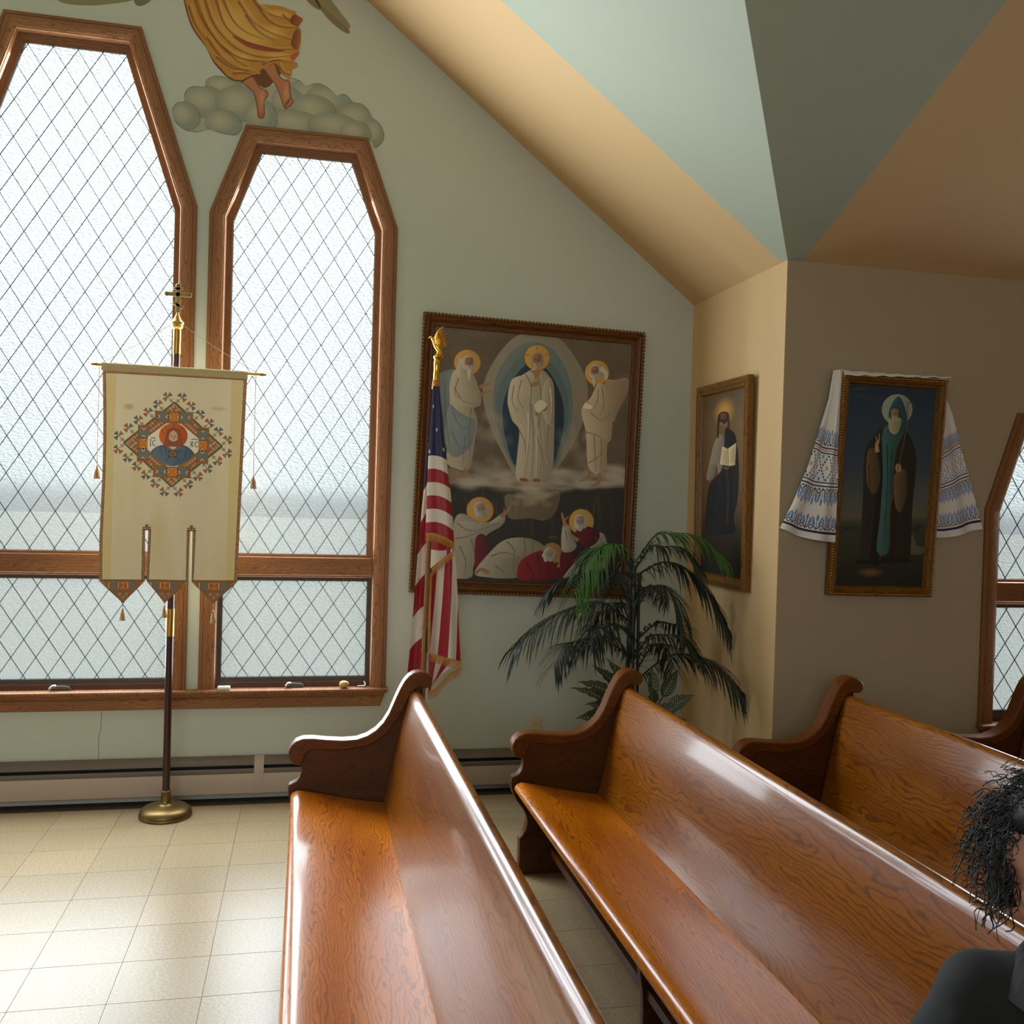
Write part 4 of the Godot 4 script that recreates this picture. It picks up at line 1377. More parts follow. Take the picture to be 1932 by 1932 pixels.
	# the middle: a bust on white
	a.fill(PackedVector2Array([o + Vector2(-36, -106), o + Vector2(36, -106), o + Vector2(122, -34), o + Vector2(122, 30), o + Vector2(22, 112), o + Vector2(-22, 112), o + Vector2(-122, 30), o + Vector2(-122, -34)]), a.c8(214, 206, 190))
	a.oval(o + Vector2(0, -44), 69, 64, orange, 0, a.c8(170, 82, 36))
	for q in [[-22, -60, -44, -92], [22, -60, 44, -92], [-46, -48, -60, -80], [0, -70, 0, -106]]:
		a.stroke([o.x + q[0], o.y + q[1], o.x + q[2], o.y + q[3]], 2, 2, dark, false)
	a.fill(a.round_off(PackedVector2Array([o + Vector2(-44, 4), o + Vector2(-84, 18), o + Vector2(-104, 52), o + Vector2(-30, 104), o + Vector2(30, 104), o + Vector2(102, 52), o + Vector2(80, 16), o + Vector2(44, 2), o + Vector2(0, 26)]), true), a.c8(92, 108, 122), a.c8(78, 92, 106))
	a.fill(a.round_off(PackedVector2Array([o + Vector2(0, -86), o + Vector2(-28, -70), o + Vector2(-36, -30), o + Vector2(-44, 6), o + Vector2(-20, 10), o + Vector2(20, 10), o + Vector2(46, 6), o + Vector2(36, -30), o + Vector2(28, -70)]), true), a.c8(146, 78, 56))
	a.oval(o + Vector2(0, -36), 21, 34, a.c8(196, 160, 128))
	a.fill(a.round_off(PackedVector2Array([o + Vector2(-20, -22), o + Vector2(0, -14), o + Vector2(20, -22), o + Vector2(16, 2), o + Vector2(0, 10), o + Vector2(-16, 2)]), true), a.c8(146, 84, 58))
	a.fill(PackedVector2Array([o + Vector2(-16, 10), o + Vector2(16, 10), o + Vector2(14, 22), o + Vector2(0, 28), o + Vector2(-14, 22)]), a.c8(204, 172, 138))
	var ink := a.c8(36, 50, 78)
	for q in [[-15, -44, -6, -46], [6, -46, 15, -44], [-14, -38, -6, -38], [6, -38, 14, -38], [1, -42, 3, -24, -3, -23], [-9, -10, 0, -14, 9, -10], [-6, -5, 6, -5], [-20, -22, -16, 2, 0, 10, 16, 2, 20, -22], [-28, -70, -36, -30, -44, 6], [28, -70, 36, -30, 46, 6], [-28, -70, 0, -86, 28, -70], [-16, 16, 0, 28, 18, 16], [-44, 8, -84, 18, -104, 52], [44, 4, 80, 16, 102, 52], [-60, 26, -52, 60], [-36, 18, -30, 54], [34, 18, 26, 50], [66, 26, 58, 66], [-20, 66, -34, 88], [22, 66, 32, 88]]:
		var p := PackedVector2Array()
		for i in range(0, q.size(), 2):
			p.append(o + Vector2(q[i], q[i + 1]))
		a.line(p, 2.2, 2.0, ink)
	a.fill(PackedVector2Array([o + Vector2(-22, 32), o + Vector2(20, 32), o + Vector2(20, 64), o + Vector2(-22, 64)]), ink)
	a.fill(PackedVector2Array([o + Vector2(-19, 35), o + Vector2(17, 35), o + Vector2(17, 61), o + Vector2(-19, 61)]), a.c8(148, 106, 76))
	a.line(PackedVector2Array([o + Vector2(-19, 35), o + Vector2(17, 61)]), 3, 3, ink)
	a.line(PackedVector2Array([o + Vector2(17, 35), o + Vector2(-19, 61)]), 3, 3, ink)
	# ІС ХС with their titlos
	for q in [[-108, -20, -108, 10], [-112, -20, -104, -20], [-112, 10, -104, 10], [-84, -16, -92, -19, -98, -8, -98, 2, -92, 9, -84, 6], [-108, -27, -98, -31, -84, -27], [82, -18, 98, 10], [98, -18, 82, 10], [90, -22, 90, -14], [120, -16, 112, -19, 106, -8, 106, 2, 112, 9, 120, 6], [88, -29, 100, -32, 118, -29]]:
		var p := PackedVector2Array()
		for i in range(0, q.size(), 2):
			p.append(o + Vector2(q[i], q[i + 1]))
		a.line(p, 3.4, 3.4, ink)
	# sprigs round the lozenge
	for s in 4:
		var e0: Vector2 = [Vector2(0, -rh), Vector2(rw, 0), Vector2(0, rh), Vector2(-rw, 0)][s]
		var e1: Vector2 = [Vector2(rw, 0), Vector2(0, rh), Vector2(-rw, 0), Vector2(0, -rh)][s]
		var out := ((e0 + e1) / 2).normalized()
		out = Vector2(signf(out.x), signf(out.y)).normalized()
		var d := Vector2(-out.y, out.x)
		for i in 6:
			var c := o + e0.lerp(e1, 0.02 + i * 0.192)
			var f := c + out * 42
			a.line(PackedVector2Array([c, f]), 2.2, 2.2, dark)
			for e in [-1, 1]:
				a.ring(c + out * 16 + d * 4.5 * e, 4, 1.8, dark)
			var turn := 0
			for w in [out, d, -d]:
				var tip: Vector2 = f + w * 20
				var side := Vector2(-w.y, w.x) * 9
				a.fill(PackedVector2Array([f, tip + side * 1.3 + w * 2.5, tip - side * 1.3 + w * 2.5]), dark)
				a.fill(PackedVector2Array([f + w * 5, tip + side * 0.85, tip - side * 0.85]), teal if (turn == 1) != (i % 2 == 0) else orange)
				turn += 1
	return a


func art_towel() -> Art:
	# u runs across the cloth, v down from the frame's top (0..1000)
	var a := Art.new(512, 1024, Color(0.88, 0.86, 0.83))
	a.place = func(p: Vector2) -> Vector2: return p * 1.024 * Vector2(0.5, 1.0)
	var navy := a.c8(38, 48, 86)
	var blue := a.c8(92, 136, 196)
	var red := a.c8(206, 120, 88)
	var sprigs := func(y: float, up: float, n: int):
		for i in n:
			var x := (i + 0.5) * 1000.0 / n
			a.stroke([x, y, x, y - up * 60], 5, 5, navy, false)
			for e in [-1, 1]:
				a.stroke([x, y - up * 6, x + e * 15, y - up * 18, x + e * 17, y - up * 48], 7, 5, navy)
				a.oval(Vector2(x + e * 25, y - up * 52), 8, 22, blue)
			a.oval(Vector2(x, y - up * 74), 9, 20, blue)
			a.oval(Vector2(x + 500.0 / n, y - up * 74), 6, 10, red)
			a.ring(Vector2(x + 500.0 / n, y - up * 17), 12, 6, navy)
		a.stroke([0, y + up * 8, 1000, y + up * 8], 7, 7, navy, false)
	sprigs.call(480, 1.0, 14)
	a.stroke([0, 500, 1000, 500], 5, 5, red, false)
	sprigs.call(690, -1.0, 14)
	# the wide band of crossed bars and stars
	for k in 2:
		a.stroke([0, 514 + k * 150, 1000, 514 + k * 150], 6, 6, navy, false)
	for i in 9:
		var x := i * 125.0
		for e in [-1, 1]:
			a.stroke([x, 589 - e * 68, x + 125, 589 + e * 68], 16, 16, a.c8(206, 214, 226), false)
			for j in 9:
				var t := (j + 0.5) / 9
				a.stroke([x + 125 * t - 6, 589 - e * 68 * (1 - 2 * t) - 3, x + 125 * t + 6, 589 - e * 68 * (1 - 2 * t) + 3], 9, 9, navy, false)
		for q in [[x + 62, 532], [x + 62, 646], [x, 589]]:
			for j in 4:
				var w := Vector2(20, 0).rotated(PI / 4 + j * PI / 2)
				a.stroke([q[0], q[1], q[0] + w.x, q[1] + w.y * 0.7], 9, 5, blue if q[1] != 589 else red, false)
	sprigs.call(930, 1.0, 14)
	a.stroke([0, 944, 1000, 944], 10, 10, navy, false)
	return a

# ------------------------------------------------------------------ the processional banner

func tassel(parent: Node, at: Vector3, drop: float, long: float, m: Material, fat := 1.15):
	var g := Geo.new()
	g.tube(PackedVector3Array([at, at - Vector3(0.001, drop * 0.5, 0), at - Vector3(0, drop, 0)]), 0.0016, 6)
	g.ball(at - Vector3(0, drop + 0.004, 0), Vector3(0.006, 0.007, 0.006), 10)
	var t := obj("tassel", g, m, parent)
	g = Geo.new()
	# a skirt of separate threads
	for k in 22:
		var a := TAU * k / 22
		var d := Vector3(cos(a), 0, sin(a))
		var top := at - Vector3(0, drop + 0.010, 0)
		g.tube(PackedVector3Array([top + d * 0.003, top + d * 0.0075 * fat - Vector3(0, long * 0.35, 0), top + d * fat * (0.0105 + 0.0012 * sin(k * 2.3)) - Vector3(0, long * (0.97 + 0.03 * sin(k * 5.1)), 0)]), 0.0022, 5)
	g.lathe(v2([0.0, -drop - 0.009, 0.005, -drop - 0.012, 0.0085, -drop - 0.010 - long * 0.5, 0.0095, -drop - 0.008 - long * 0.93, 0.0, -drop - 0.008 - long * 0.93]), Transform3D(Basis(), at), 14)
	obj("skirt", g, m, t)


func banner():
	var base := Vector3(-0.612, 0, 0.262)
	var n := thing("church_banner", "cream embroidered processional banner with three tasselled points on a dark pole with a brass foot", "banner", Vector3(-0.683, 0, 0.26))
	var g := Geo.new()
	g.lathe(v2([0, 0.0, 0.131, 0.0, 0.134, 0.006, 0.133, 0.013, 0.129, 0.017, 0.132, 0.021, 0.127, 0.036, 0.112, 0.049, 0.082, 0.057, 0.045, 0.061, 0.030, 0.066, 0.025, 0.074, 0.0235, 0.085, 0.0235, 0.128, 0.0245, 0.130, 0.0245, 0.135, 0.021, 0.137, 0.0, 0.137]), Transform3D(), 48)
	obj("base", g, M.brass_dull, n)
	g = Geo.new()
	g.lathe(v2([0.0, 0.13, 0.0185, 0.13, 0.0190, 1.02, 0.0188, 2.08, 0.0, 2.08]), Transform3D(), 18)
	g.lathe(v2([0.0, 2.28, 0.0175, 2.28, 0.0172, 2.43, 0.0, 2.43]), Transform3D(), 18)
	obj("pole", g, M.dark_pole, n)
	g = Geo.new()
	g.lathe(v2([0.019, 0.948, 0.0212, 0.949, 0.0212, 1.092, 0.019, 1.093]), Transform3D(), 18)
	obj("ferrule", g, M.brass, n)
	g = Geo.new()
	g.lathe(v2([0.017, 2.425, 0.0195, 2.426, 0.0195, 2.553, 0.024, 2.556, 0.030, 2.566, 0.028, 2.574, 0.033, 2.582, 0.034, 2.590, 0.028, 2.598, 0.020, 2.606, 0.012, 2.622, 0.006, 2.634, 0.008, 2.640, 0.005, 2.646, 0.0, 2.648]), Transform3D(), 20)
	obj("finial", g, M.brass, n)
	# a cross with three bars, the lowest one slanting
	g = Geo.new()
	g.box(Vector3(0, 2.712, 0), Vector3(0.022, 0.135, 0.008), 0.002)
	g.box(Vector3(0, 2.736, 0), Vector3(0.112, 0.022, 0.008), 0.002)
	g.box(Vector3(0, 2.766, 0), Vector3(0.044, 0.016, 0.008), 0.002)
	g.box(Vector3(), Vector3(0.056, 0.016, 0.008), 0.002, Transform3D(Basis(Vector3.BACK, -0.45), Vector3(0, 2.680, 0)))
	for p in [Vector3(-0.056, 2.736, 0), Vector3(0.056, 2.736, 0), Vector3(0, 2.781, 0)]:
		g.ball(p, Vector3(0.013, 0.013, 0.006), 10)
	obj("cross", g, M.brass_dull, n)
	# the hook that carries the crossbar in front of the pole
	var z := 0.16
	g = Geo.new()
	g.tube(PackedVector3Array([Vector3(0, 2.30, 0.016), Vector3(0.0, 2.32, 0.08), Vector3(0.02, 2.325, z - 0.012)]), 0.008, 8)
	obj("hook", g, M.brass_dull, n)
	var off := n.position
	g = Geo.new()
	var l := Vector3(-1.034, 2.330, 0.42) - off
	var r := Vector3(-0.250, 2.323, 0.42) - off
	g.tube(PackedVector3Array([l, r]), 0.0085, 12)
	for e in [[l, -1], [r, 1]]:
		for b in [[0.004, 0.012], [0.016, 0.010], [0.026, 0.0075]]:
			g.ball(e[0] + Vector3(e[1] * b[0], 0, 0), Vector3(0.007, b[1], b[1]), 12)
	obj("crossbar", g, M.brass, n)
	# cloth: one sheet down to the slits, then three pointed tabs
	var art := art_banner()
	var m := print_mat(art, 0.85)
	m.backlight_enabled = true
	m.backlight = Color(0.30, 0.28, 0.24)
	m.cull_mode = BaseMaterial3D.CULL_DISABLED
	var weave := noise_tex(0.25, [], 1.5, 256)
	m.normal_enabled = true
	m.normal_texture = weave
	m.normal_scale = 0.25
	var fall := func(x: float, y: float) -> Vector3:
		# x, y in millimetres on the drawing
		var t := y / 1170.0
		var px := -1.012 + x * 0.001 - 0.012 * sin(x * 0.0045) * t
		if x < 60:
			px -= 0.010 * sin(PI * clampf(t * 1.4, 0, 1)) * -1.0
		var wave := (0.010 * sin(x * 0.016 + 0.6) + 0.006 * sin(x * 0.031 + t * 2.0)) * smoothstep(0.0, 0.6, t) * (0.4 + 0.6 * t)
		return Vector3(px, 2.312 - y * 0.001 - 0.0 * t, 0.425 + wave + 0.012 * sin(t * PI)) - off
	g = Geo.new()
	var uvf := func(x: float, y: float): return Vector2(x / 710.0, y / 1190.0)
	var patch := func(a: Callable, b: Callable, y0: float, y1: float, nx: int, ny: int):
		g.sheet(nx, ny, func(u, v):
			var y := lerpf(y0, y1, v)
			return fall.call(lerpf(a.call(y), b.call(y), u), y), func(u, v):
			var y := lerpf(y0, y1, v)
			return uvf.call(lerpf(a.call(y), b.call(y), u), y))
	var left := func(y: float): return 2 + 10 * y / 1062.0
	var right := func(y: float): return 698 - 24 * y / 1062.0
	patch.call(left, right, 0.0, 802.0, 44, 50)
	var tabs := [[left, func(y): return 229.0 + 5 * (y - 802) / 260.0, 130.0], [func(y): return 243.0 - 1 * (y - 802) / 260.0, func(y): return 446.0 - 2 * (y - 802) / 260.0, 333.0], [func(y): return 458.0 + 2 * (y - 802) / 260.0, right, 566.0]]
	for t in tabs:
		patch.call(t[0], t[1], 802.0, 1062.0, 14, 18)
		var x0: float = t[0].call(1062.0)
		var x1: float = t[1].call(1062.0)
		patch.call(func(y): return lerpf(x0, t[2] - 1.0, (y - 1062) / 110.0), func(y): return lerpf(x1, t[2] + 1.0, (y - 1062) / 110.0), 1062.0, 1172.0, 14, 10)
	# the strips of cloth between the slits' tops
	patch.call(func(y): return 229.0, func(y): return 243.0, 796.0, 804.0, 2, 1)
	patch.call(func(y): return 446.0, func(y): return 458.0, 796.0, 804.0, 2, 1)
	obj("cloth", g, m, n)
	# the casing sewn over the bar
	g = Geo.new()
	g.sheet(46, 12, func(u, v):
		var a: float = v * TAU
		var rr := 0.0125 + 0.0016 * sin(u * 90) * sin(u * 37 + v * 5)
		return Vector3(lerpf(-1.014, -0.312, u), lerpf(2.3295, 2.3235, u), 0.42) - off + Vector3(0, cos(a) * rr, sin(a) * rr), func(u, v): return Vector2(u * 3, v))
	g.sheet(46, 4, func(u, v): return Vector3(lerpf(-1.014, -0.312, u), lerpf(2.325, 2.319, u) - v * 0.024, 0.4325 + 0.0015 * sin(u * 70)) - off, func(u, v): return Vector2(u * 3, v))
	var hem := obj("hem", g, mat(Color(0.78, 0.70, 0.52), 0.85), n)
	# cords and tassels
	g = Geo.new()
	var top := Vector3(0.0, 2.592, 0.0)
	for e in [Vector3(-1.022, 2.335, 0.42), Vector3(-0.266, 2.330, 0.42)]:
		g.tube(PackedVector3Array([top + Vector3(0, 0, 0.03), top.lerp(e - off, 0.5) - Vector3(0, 0.006, 0), e - off]), 0.0013, 5)
	obj("cord", g, mat(Color(0.62, 0.58, 0.48), 0.8), n)
	var silk := mat(Color(0.70, 0.55, 0.38), 0.6)
	silk.rim_enabled = true
	for t in [[130.0, 0.028, 0.052], [333.0, 0.014, 0.052], [566.0, 0.038, 0.055]]:
		tassel(n, fall.call(t[0], 1171.0), t[1], t[2], silk)
	tassel(n, Vector3(-1.024, 2.325, 0.425) - off, 0.500, 0.056, silk, 1.35)
	tassel(n, Vector3(-0.271, 2.318, 0.425) - off, 0.520, 0.056, silk, 1.35)

# ------------------------------------------------------------------ the flag

func art_flag() -> Art:
	# left half: blue above, then bands across; right half: upright stripes
	var a := Art.new(768, 1024, Color(0.62, 0.05, 0.09))
	var red := a.c8(158, 20, 34)
	var white := a.c8(226, 214, 198)
	var blue := a.c8(26, 32, 74)
	a.shape([0, 0, 256, 0, 256, 480, 0, 480], blue, null, false)
	for k in 7:
		a.shape([0, 480 + k * 92, 256, 480 + k * 92, 256, 572 + k * 92, 0, 572 + k * 92], white if k % 2 == 0 else red, null, false)
	# a few stars on the blue
	for c in [Vector2(214, 420), Vector2(120, 300), Vector2(6, 452), Vector2(40, 140)]:
		var p := PackedVector2Array()
		for i in 10:
			p.append(c + Vector2(0, -24 if i % 2 == 0 else -9.5).rotated(TAU * i / 10) * Vector2(1, 0.8))
		a.fill(p, white)
	for k in 5:
		a.shape([256 + k * 51.2, 0, 256 + (k + 1) * 51.2, 0, 256 + (k + 1) * 51.2, 1024, 256 + k * 51.2, 1024], red if k % 2 == 0 else white, null, false)
	# the far fold: blue, then slanting stripes
	a.shape([512, 0, 768, 0, 768, 1024, 512, 1024], blue, null, false)
	for k in 9:
		var y := 300.0 + k * 112
		a.shape([512, y + 60, 768, y, 768, y + 112, 512, y + 172], white if k % 2 == 0 else red, null, false)
	a.shape([520, 200, 526, 190, 532, 200, 526, 210], white, null, false)
	for k in 24:
		a.mist(Vector2(rng.randf_range(0, 768), rng.randf_range(0, 1024)), 30, 120, a.c8(120, 60, 40, 0.05))
	return a


func fringe(g: Geo, p: PackedVector3Array, drop: Vector3):
	# a heading and the threads that hang from it
	var q := curvy3(p, 6)
	var n := q.size()
	g.smooth()
	for i in n - 1:
		g.quad(q[i] + Vector3(0, 0.006, 0.002), q[i + 1] + Vector3(0, 0.006, 0.002), q[i + 1] - Vector3(0, 0.004, -0.003), q[i] - Vector3(0, 0.004, -0.003))
		var k := 7
		for j in k:
			var b := q[i].lerp(q[i + 1], float(j) / k) + Vector3(0, 0, 0.002)
			var e := b + drop * (0.92 + 0.1 * sin(i * 7.0 + j * 3.1)) + Vector3(0.002 * sin(j * 5.0 + i), 0, 0.002 * cos(j * 2.0))
			var w := (q[i + 1] - q[i]) / k * 0.46
			g.quad(b - w, b + w, e + w, e - w)
	g.flat()


func flag():
	var n := thing("flag", "fringed stars and stripes hanging in folds on a staff topped by a gold eagle", "flag", Vector3(0.650, 0, 0.34))
	var off := n.position
	var g := Geo.new()
	g.lathe(v2([0, 0, 0.14, 0, 0.143, 0.012, 0.13, 0.035, 0.06, 0.055, 0.026, 0.07, 0.024, 0.15, 0.0, 0.15]), Transform3D(), 32)
	obj("base", g, M.brass_dull, n)
	g = Geo.new()
	var foot := Vector3(0.636, 0.1, 0.345) - off
	var head := Vector3(0.672, 2.36, 0.345) - off
	g.tube(PackedVector3Array([foot, head]), 0.0150, 16)
	obj("staff", g, wood(M.trim.albedo_texture, 0.35), n)
	g = Geo.new()
	for y in [0.872, 0.985]:
		var c := foot.lerp(head, (y - 0.1) / 2.26)
		g.tube(PackedVector3Array([c, c + Vector3(0.0008, 0.018, 0)]), 0.0195, 16)
	g.tube(PackedVector3Array([foot.lerp(head, 0.345), foot.lerp(head, 0.395)]), 0.0172, 16)
	obj("ferrule", g, M.brass_dull, n)
	# the socket and the eagle with raised wings
	g = Geo.new()
	var up := (head - foot).normalized()
	var t := Transform3D(Basis(Vector3.BACK, -0.016), head)
	g.lathe(v2([0.0, -0.01, 0.017, -0.01, 0.017, 0.035, 0.015, 0.045, 0.0165, 0.055, 0.0185, 0.09, 0.0145, 0.104, 0.020, 0.112, 0.022, 0.122, 0.014, 0.130, 0.0, 0.132]), t, 20)
	obj("socket", g, M.gilt, n)
	g = Geo.new()
	var at := head + Vector3(0.004, 0.150, 0)
	g.tube(curvy3(PackedVector3Array([at + Vector3(0.030, -0.030, 0), at + Vector3(0.012, 0.0, 0), at + Vector3(-0.012, 0.034, 0), at + Vector3(-0.026, 0.060, 0), at + Vector3(-0.034, 0.074, 0.002)]), 4), PackedFloat32Array([0.003, 0.006, 0.009, 0.0115, 0.0135, 0.014, 0.0145, 0.014, 0.013, 0.0115, 0.0095, 0.0085, 0.008, 0.0088, 0.0092, 0.008, 0.005]), 14)
	g.tube(PackedVector3Array([at + Vector3(-0.038, 0.076, 0.002), at + Vector3(-0.049, 0.072, 0.003), at + Vector3(-0.051, 0.066, 0.003)]), [0.006, 0.0035, 0.001], 8)
	for s in [-1, 1]:
		g.tube(PackedVector3Array([at + Vector3(0.004, 0.012, s * 0.008), at + Vector3(0.0, -0.012, s * 0.008), at + Vector3(-0.006, -0.018, s * 0.008)]), 0.0045, 8)
	var eagle := obj("eagle", g, M.gilt, n)
	for s in [-1, 1]:
		g = Geo.new()
		# a fan of overlapping feathers
		for k in 8:
			var f := k / 7.0
			var root := at + Vector3(lerpf(-0.014, 0.016, f), lerpf(0.040, 0.012, f), s * 0.010)
			var tip := at + Vector3(lerpf(0.022, 0.052, f), lerpf(0.130, 0.036, f), s * lerpf(0.050, 0.022, f))
			var mid := root.lerp(tip, 0.55) + Vector3(-0.012 * (1 - f), 0.006, s * 0.008)
			g.tube(curvy3(PackedVector3Array([root, mid, tip]), 4), PackedFloat32Array([0.0045, 0.0055, 0.006, 0.0062, 0.006, 0.0056, 0.005, 0.0035, 0.001]), 8, true, 0.35)
		obj("wing", g, M.gilt, eagle)
	g = Geo.new()
	for k in 14:
		g.tube(PackedVector3Array([head + Vector3(0.016 * cos(k * TAU / 14), -0.005, 0.016 * sin(k * TAU / 14)), head + Vector3(0.019 * cos(k * TAU / 14) - 0.001, -0.055, 0.019 * sin(k * TAU / 14))]), 0.004, 5)
	var gold := mat(Color(0.74, 0.52, 0.20), 0.6)
	obj("tassel", g, gold, n)
	# the cloth: three overlapping falls
	var m := print_mat(art_flag(), 0.5)
	m.cull_mode = BaseMaterial3D.CULL_DISABLED
	m.backlight_enabled = true
	m.backlight = Color(0.2, 0.2, 0.2)
	m.rim_enabled = true
	m.rim = 0.3
	var along := func(p: Array, v: float) -> float:
		# interpolate x over a list of y, x
		for i in range(0, p.size() - 2, 2):
			if v <= p[i + 2]:
				return lerpf(p[i + 1], p[i + 3], smoothstep(0, 1, (v - p[i]) / (p[i + 2] - p[i])) * 0.5 + 0.5 * (v - p[i]) / (p[i + 2] - p[i]))
		return p[p.size() - 1]
	var cloth := Geo.new()
	# far fold, behind the staff
	var al := [0.0, 0.652, 0.15, 0.644, 0.33, 0.624, 0.45, 0.611, 0.6, 0.596, 0.75, 0.584, 0.88, 0.572, 1.0, 0.560]
	var ar := [0.0, 0.665, 0.3, 0.668, 1.0, 0.664]
	cloth.sheet(14, 40, func(u, v):
		var y: float = lerpf(2.31, 0.72, v)
		return Vector3(lerpf(along.call(al, v), along.call(ar, v), u), y, 0.318 + 0.016 * sin(u * 7.0 + v * 2.5) * smoothstep(0.05, 0.5, v) - 0.01 * u) - off, func(u, v): return Vector2((514 + 252 * u) / 768.0, v * 1.0))
	# the hanging fall on the right, its stripes running down
	var cl := [0.0, 0.668, 0.35, 0.672, 1.0, 0.676]
	var cr := [0.0, 0.738, 0.2, 0.775, 0.45, 0.812, 0.7, 0.830, 1.0, 0.850]
	cloth.sheet(26, 40, func(u, v):
		var y: float = lerpf(1.75, 0.868 - 0.052 * u, v)
		return Vector3(lerpf(along.call(cl, v), along.call(cr, v), u), y, 0.352 + 0.020 * sin(u * 9.0 + 0.8 + v * 1.5) * (0.4 + 0.6 * v) + 0.02 * u * v) - off, func(u, v): return Vector2((258 + 252 * clampf(u * 0.72 + 0.34 * (v - 0.40), 0.0, 0.999)) / 768.0, v))
	# the low corner that swings behind the pew
	cloth.sheet(10, 10, func(u, v): return Vector3(lerpf(0.676, 0.845 - 0.11 * v, u), lerpf(lerpf(0.862, 0.812, u), lerpf(0.640, 0.735, u), v), 0.335 + 0.012 * sin(u * 6 + v)) - off, func(u, v): return Vector2((258 + 200 * u) / 768.0, 0.3 + 0.2 * v))
	# the front fold: blue, then the short bands
	var bl := [0.0, 0.652, 0.26, 0.644, 0.52, 0.636, 0.66, 0.635, 0.84, 0.634, 1.0, 0.632]
	var br := [0.0, 0.688, 0.26, 0.715, 0.52, 0.744, 0.72, 0.770, 0.88, 0.784, 1.0, 0.792]
	cloth.sheet(22, 46, func(u, v):
		var y: float = lerpf(2.318, 1.512 - 0.045 * u * u, v) + 0.012 * sin(u * PI) * v
		return Vector3(lerpf(along.call(bl, v), along.call(br, v), u), y, 0.372 + (0.022 * sin(u * PI) + 0.010 * sin(u * 8.5 + 1.0)) * (0.35 + 0.65 * v)) - off, func(u, v): return Vector2((2 + 252 * u) / 768.0, v))
	# its turned-up corner below the fringe
	cloth.sheet(10, 8, func(u, v):
		var a := Vector3(0.668, 1.515, 0.366).lerp(Vector3(0.666, 1.330, 0.366), v)
		var b := Vector3(0.788, 1.468, 0.372).lerp(Vector3(0.782, 1.425, 0.372), v)
		return a.lerp(b, u) + Vector3(0, 0, 0.006 * sin(u * 6)) - off, func(u, v): return Vector2(0.05 + 0.2 * u, 0.975 - 0.13 * v + 0.03 * u))
	obj("cloth", cloth, m, n)
	g = Geo.new()
	fringe(g, PackedVector3Array([Vector3(0.632, 1.514, 0.386) - off, Vector3(0.672, 1.518, 0.392) - off, Vector3(0.736, 1.498, 0.396) - off, Vector3(0.792, 1.467, 0.388) - off]), Vector3(0.0, -0.040, 0.0))
	fringe(g, PackedVector3Array([Vector3(0.790, 1.462, 0.386) - off, Vector3(0.785, 1.428, 0.384) - off, Vector3(0.730, 1.375, 0.382) - off, Vector3(0.672, 1.325, 0.378) - off]), Vector3(-0.004, -0.040, 0.0))
	fringe(g, PackedVector3Array([Vector3(0.676, 1.315, 0.370) - off, Vector3(0.674, 1.18, 0.372) - off, Vector3(0.672, 1.02, 0.374) - off, Vector3(0.674, 0.88, 0.376) - off]), Vector3(-0.014, -0.022, 0.002))
	fringe(g, PackedVector3Array([Vector3(0.678, 0.868, 0.378) - off, Vector3(0.744, 0.846, 0.380) - off, Vector3(0.800, 0.832, 0.384) - off, Vector3(0.850, 0.818, 0.384) - off]), Vector3(0.0, -0.044, 0.0))
	fringe(g, PackedVector3Array([Vector3(0.850, 0.782, 0.350) - off, Vector3(0.780, 0.742, 0.350) - off, Vector3(0.720, 0.672, 0.350) - off, Vector3(0.672, 0.648, 0.350) - off]), Vector3(0.002, -0.044, 0.0))
	obj("fringe", g, gold, n)

# ------------------------------------------------------------------ framed pictures

func framed(called: String, label: String, w: float, h: float, t: Transform3D, prof: PackedVector2Array, wood_m: Material, art: Material) -> Node3D:
	var n := thing(called, label, "picture")
	n.transform = t
	var p := v2([w / 2, -h / 2, w / 2, h / 2, -w / 2, h / 2, -w / 2, -h / 2])
	var g := Geo.new()
	g.moulding(p, true, prof)
	obj("frame", g, wood_m, n)
	var i := prof[prof.size() - 1].x - 0.004
	var x := w / 2 - i
	var y := h / 2 - i
	var z := prof[prof.size() - 1].y + 0.001
	g = Geo.new()
	g.quad(Vector3(-x, -y, z), Vector3(-x, y, z), Vector3(x, y, z), Vector3(x, -y, z), Vector2(0, 1), Vector2(0, 0), Vector2(1, 0), Vector2(1, 1))
	obj("canvas", g, art, n)
	g = Geo.new()
	g.box(Vector3(0, 0, z * 0.5 - 0.001), Vector3(w - 0.02, h - 0.02, z - 0.002))
	obj("backing", g, M.backing, n)
	return n


# alike beads in a row round a frame
func bead_row(called: String, n: Node, w: float, h: float, inset: float, z: float, step: float, r: Vector3, slant: float, m: Material):
	var mm := MultiMesh.new()
	mm.transform_format = MultiMesh.TRANSFORM_3D
	var g := Geo.new()
	g.ball(Vector3(), r, 8, Basis(Vector3.BACK, slant))
	mm.mesh = g.done()
	var at := []
	var hw := w / 2 - inset
	var hh := h / 2 - inset
	for s in 4:
		var horizontal := s % 2 == 0
		var half := hw if horizontal else hh
		var side := hh if horizontal else hw
		var k := int(2 * half / step)
		for i in k:
			var d := -half + (i + 0.5) * 2 * half / k
			var b := Basis(Vector3.BACK, s * PI / 2)
			at.append(Transform3D(b, b * Vector3(d, -side, z)))
	mm.instance_count = at.size()
	for i in at.size():
		mm.set_instance_transform(i, at[i])
	var o := MultiMeshInstance3D.new()
	o.multimesh = mm
	o.material_override = m
	o.name = called
	o.set_meta("kind", "stuff")
	n.add_child(o, true)


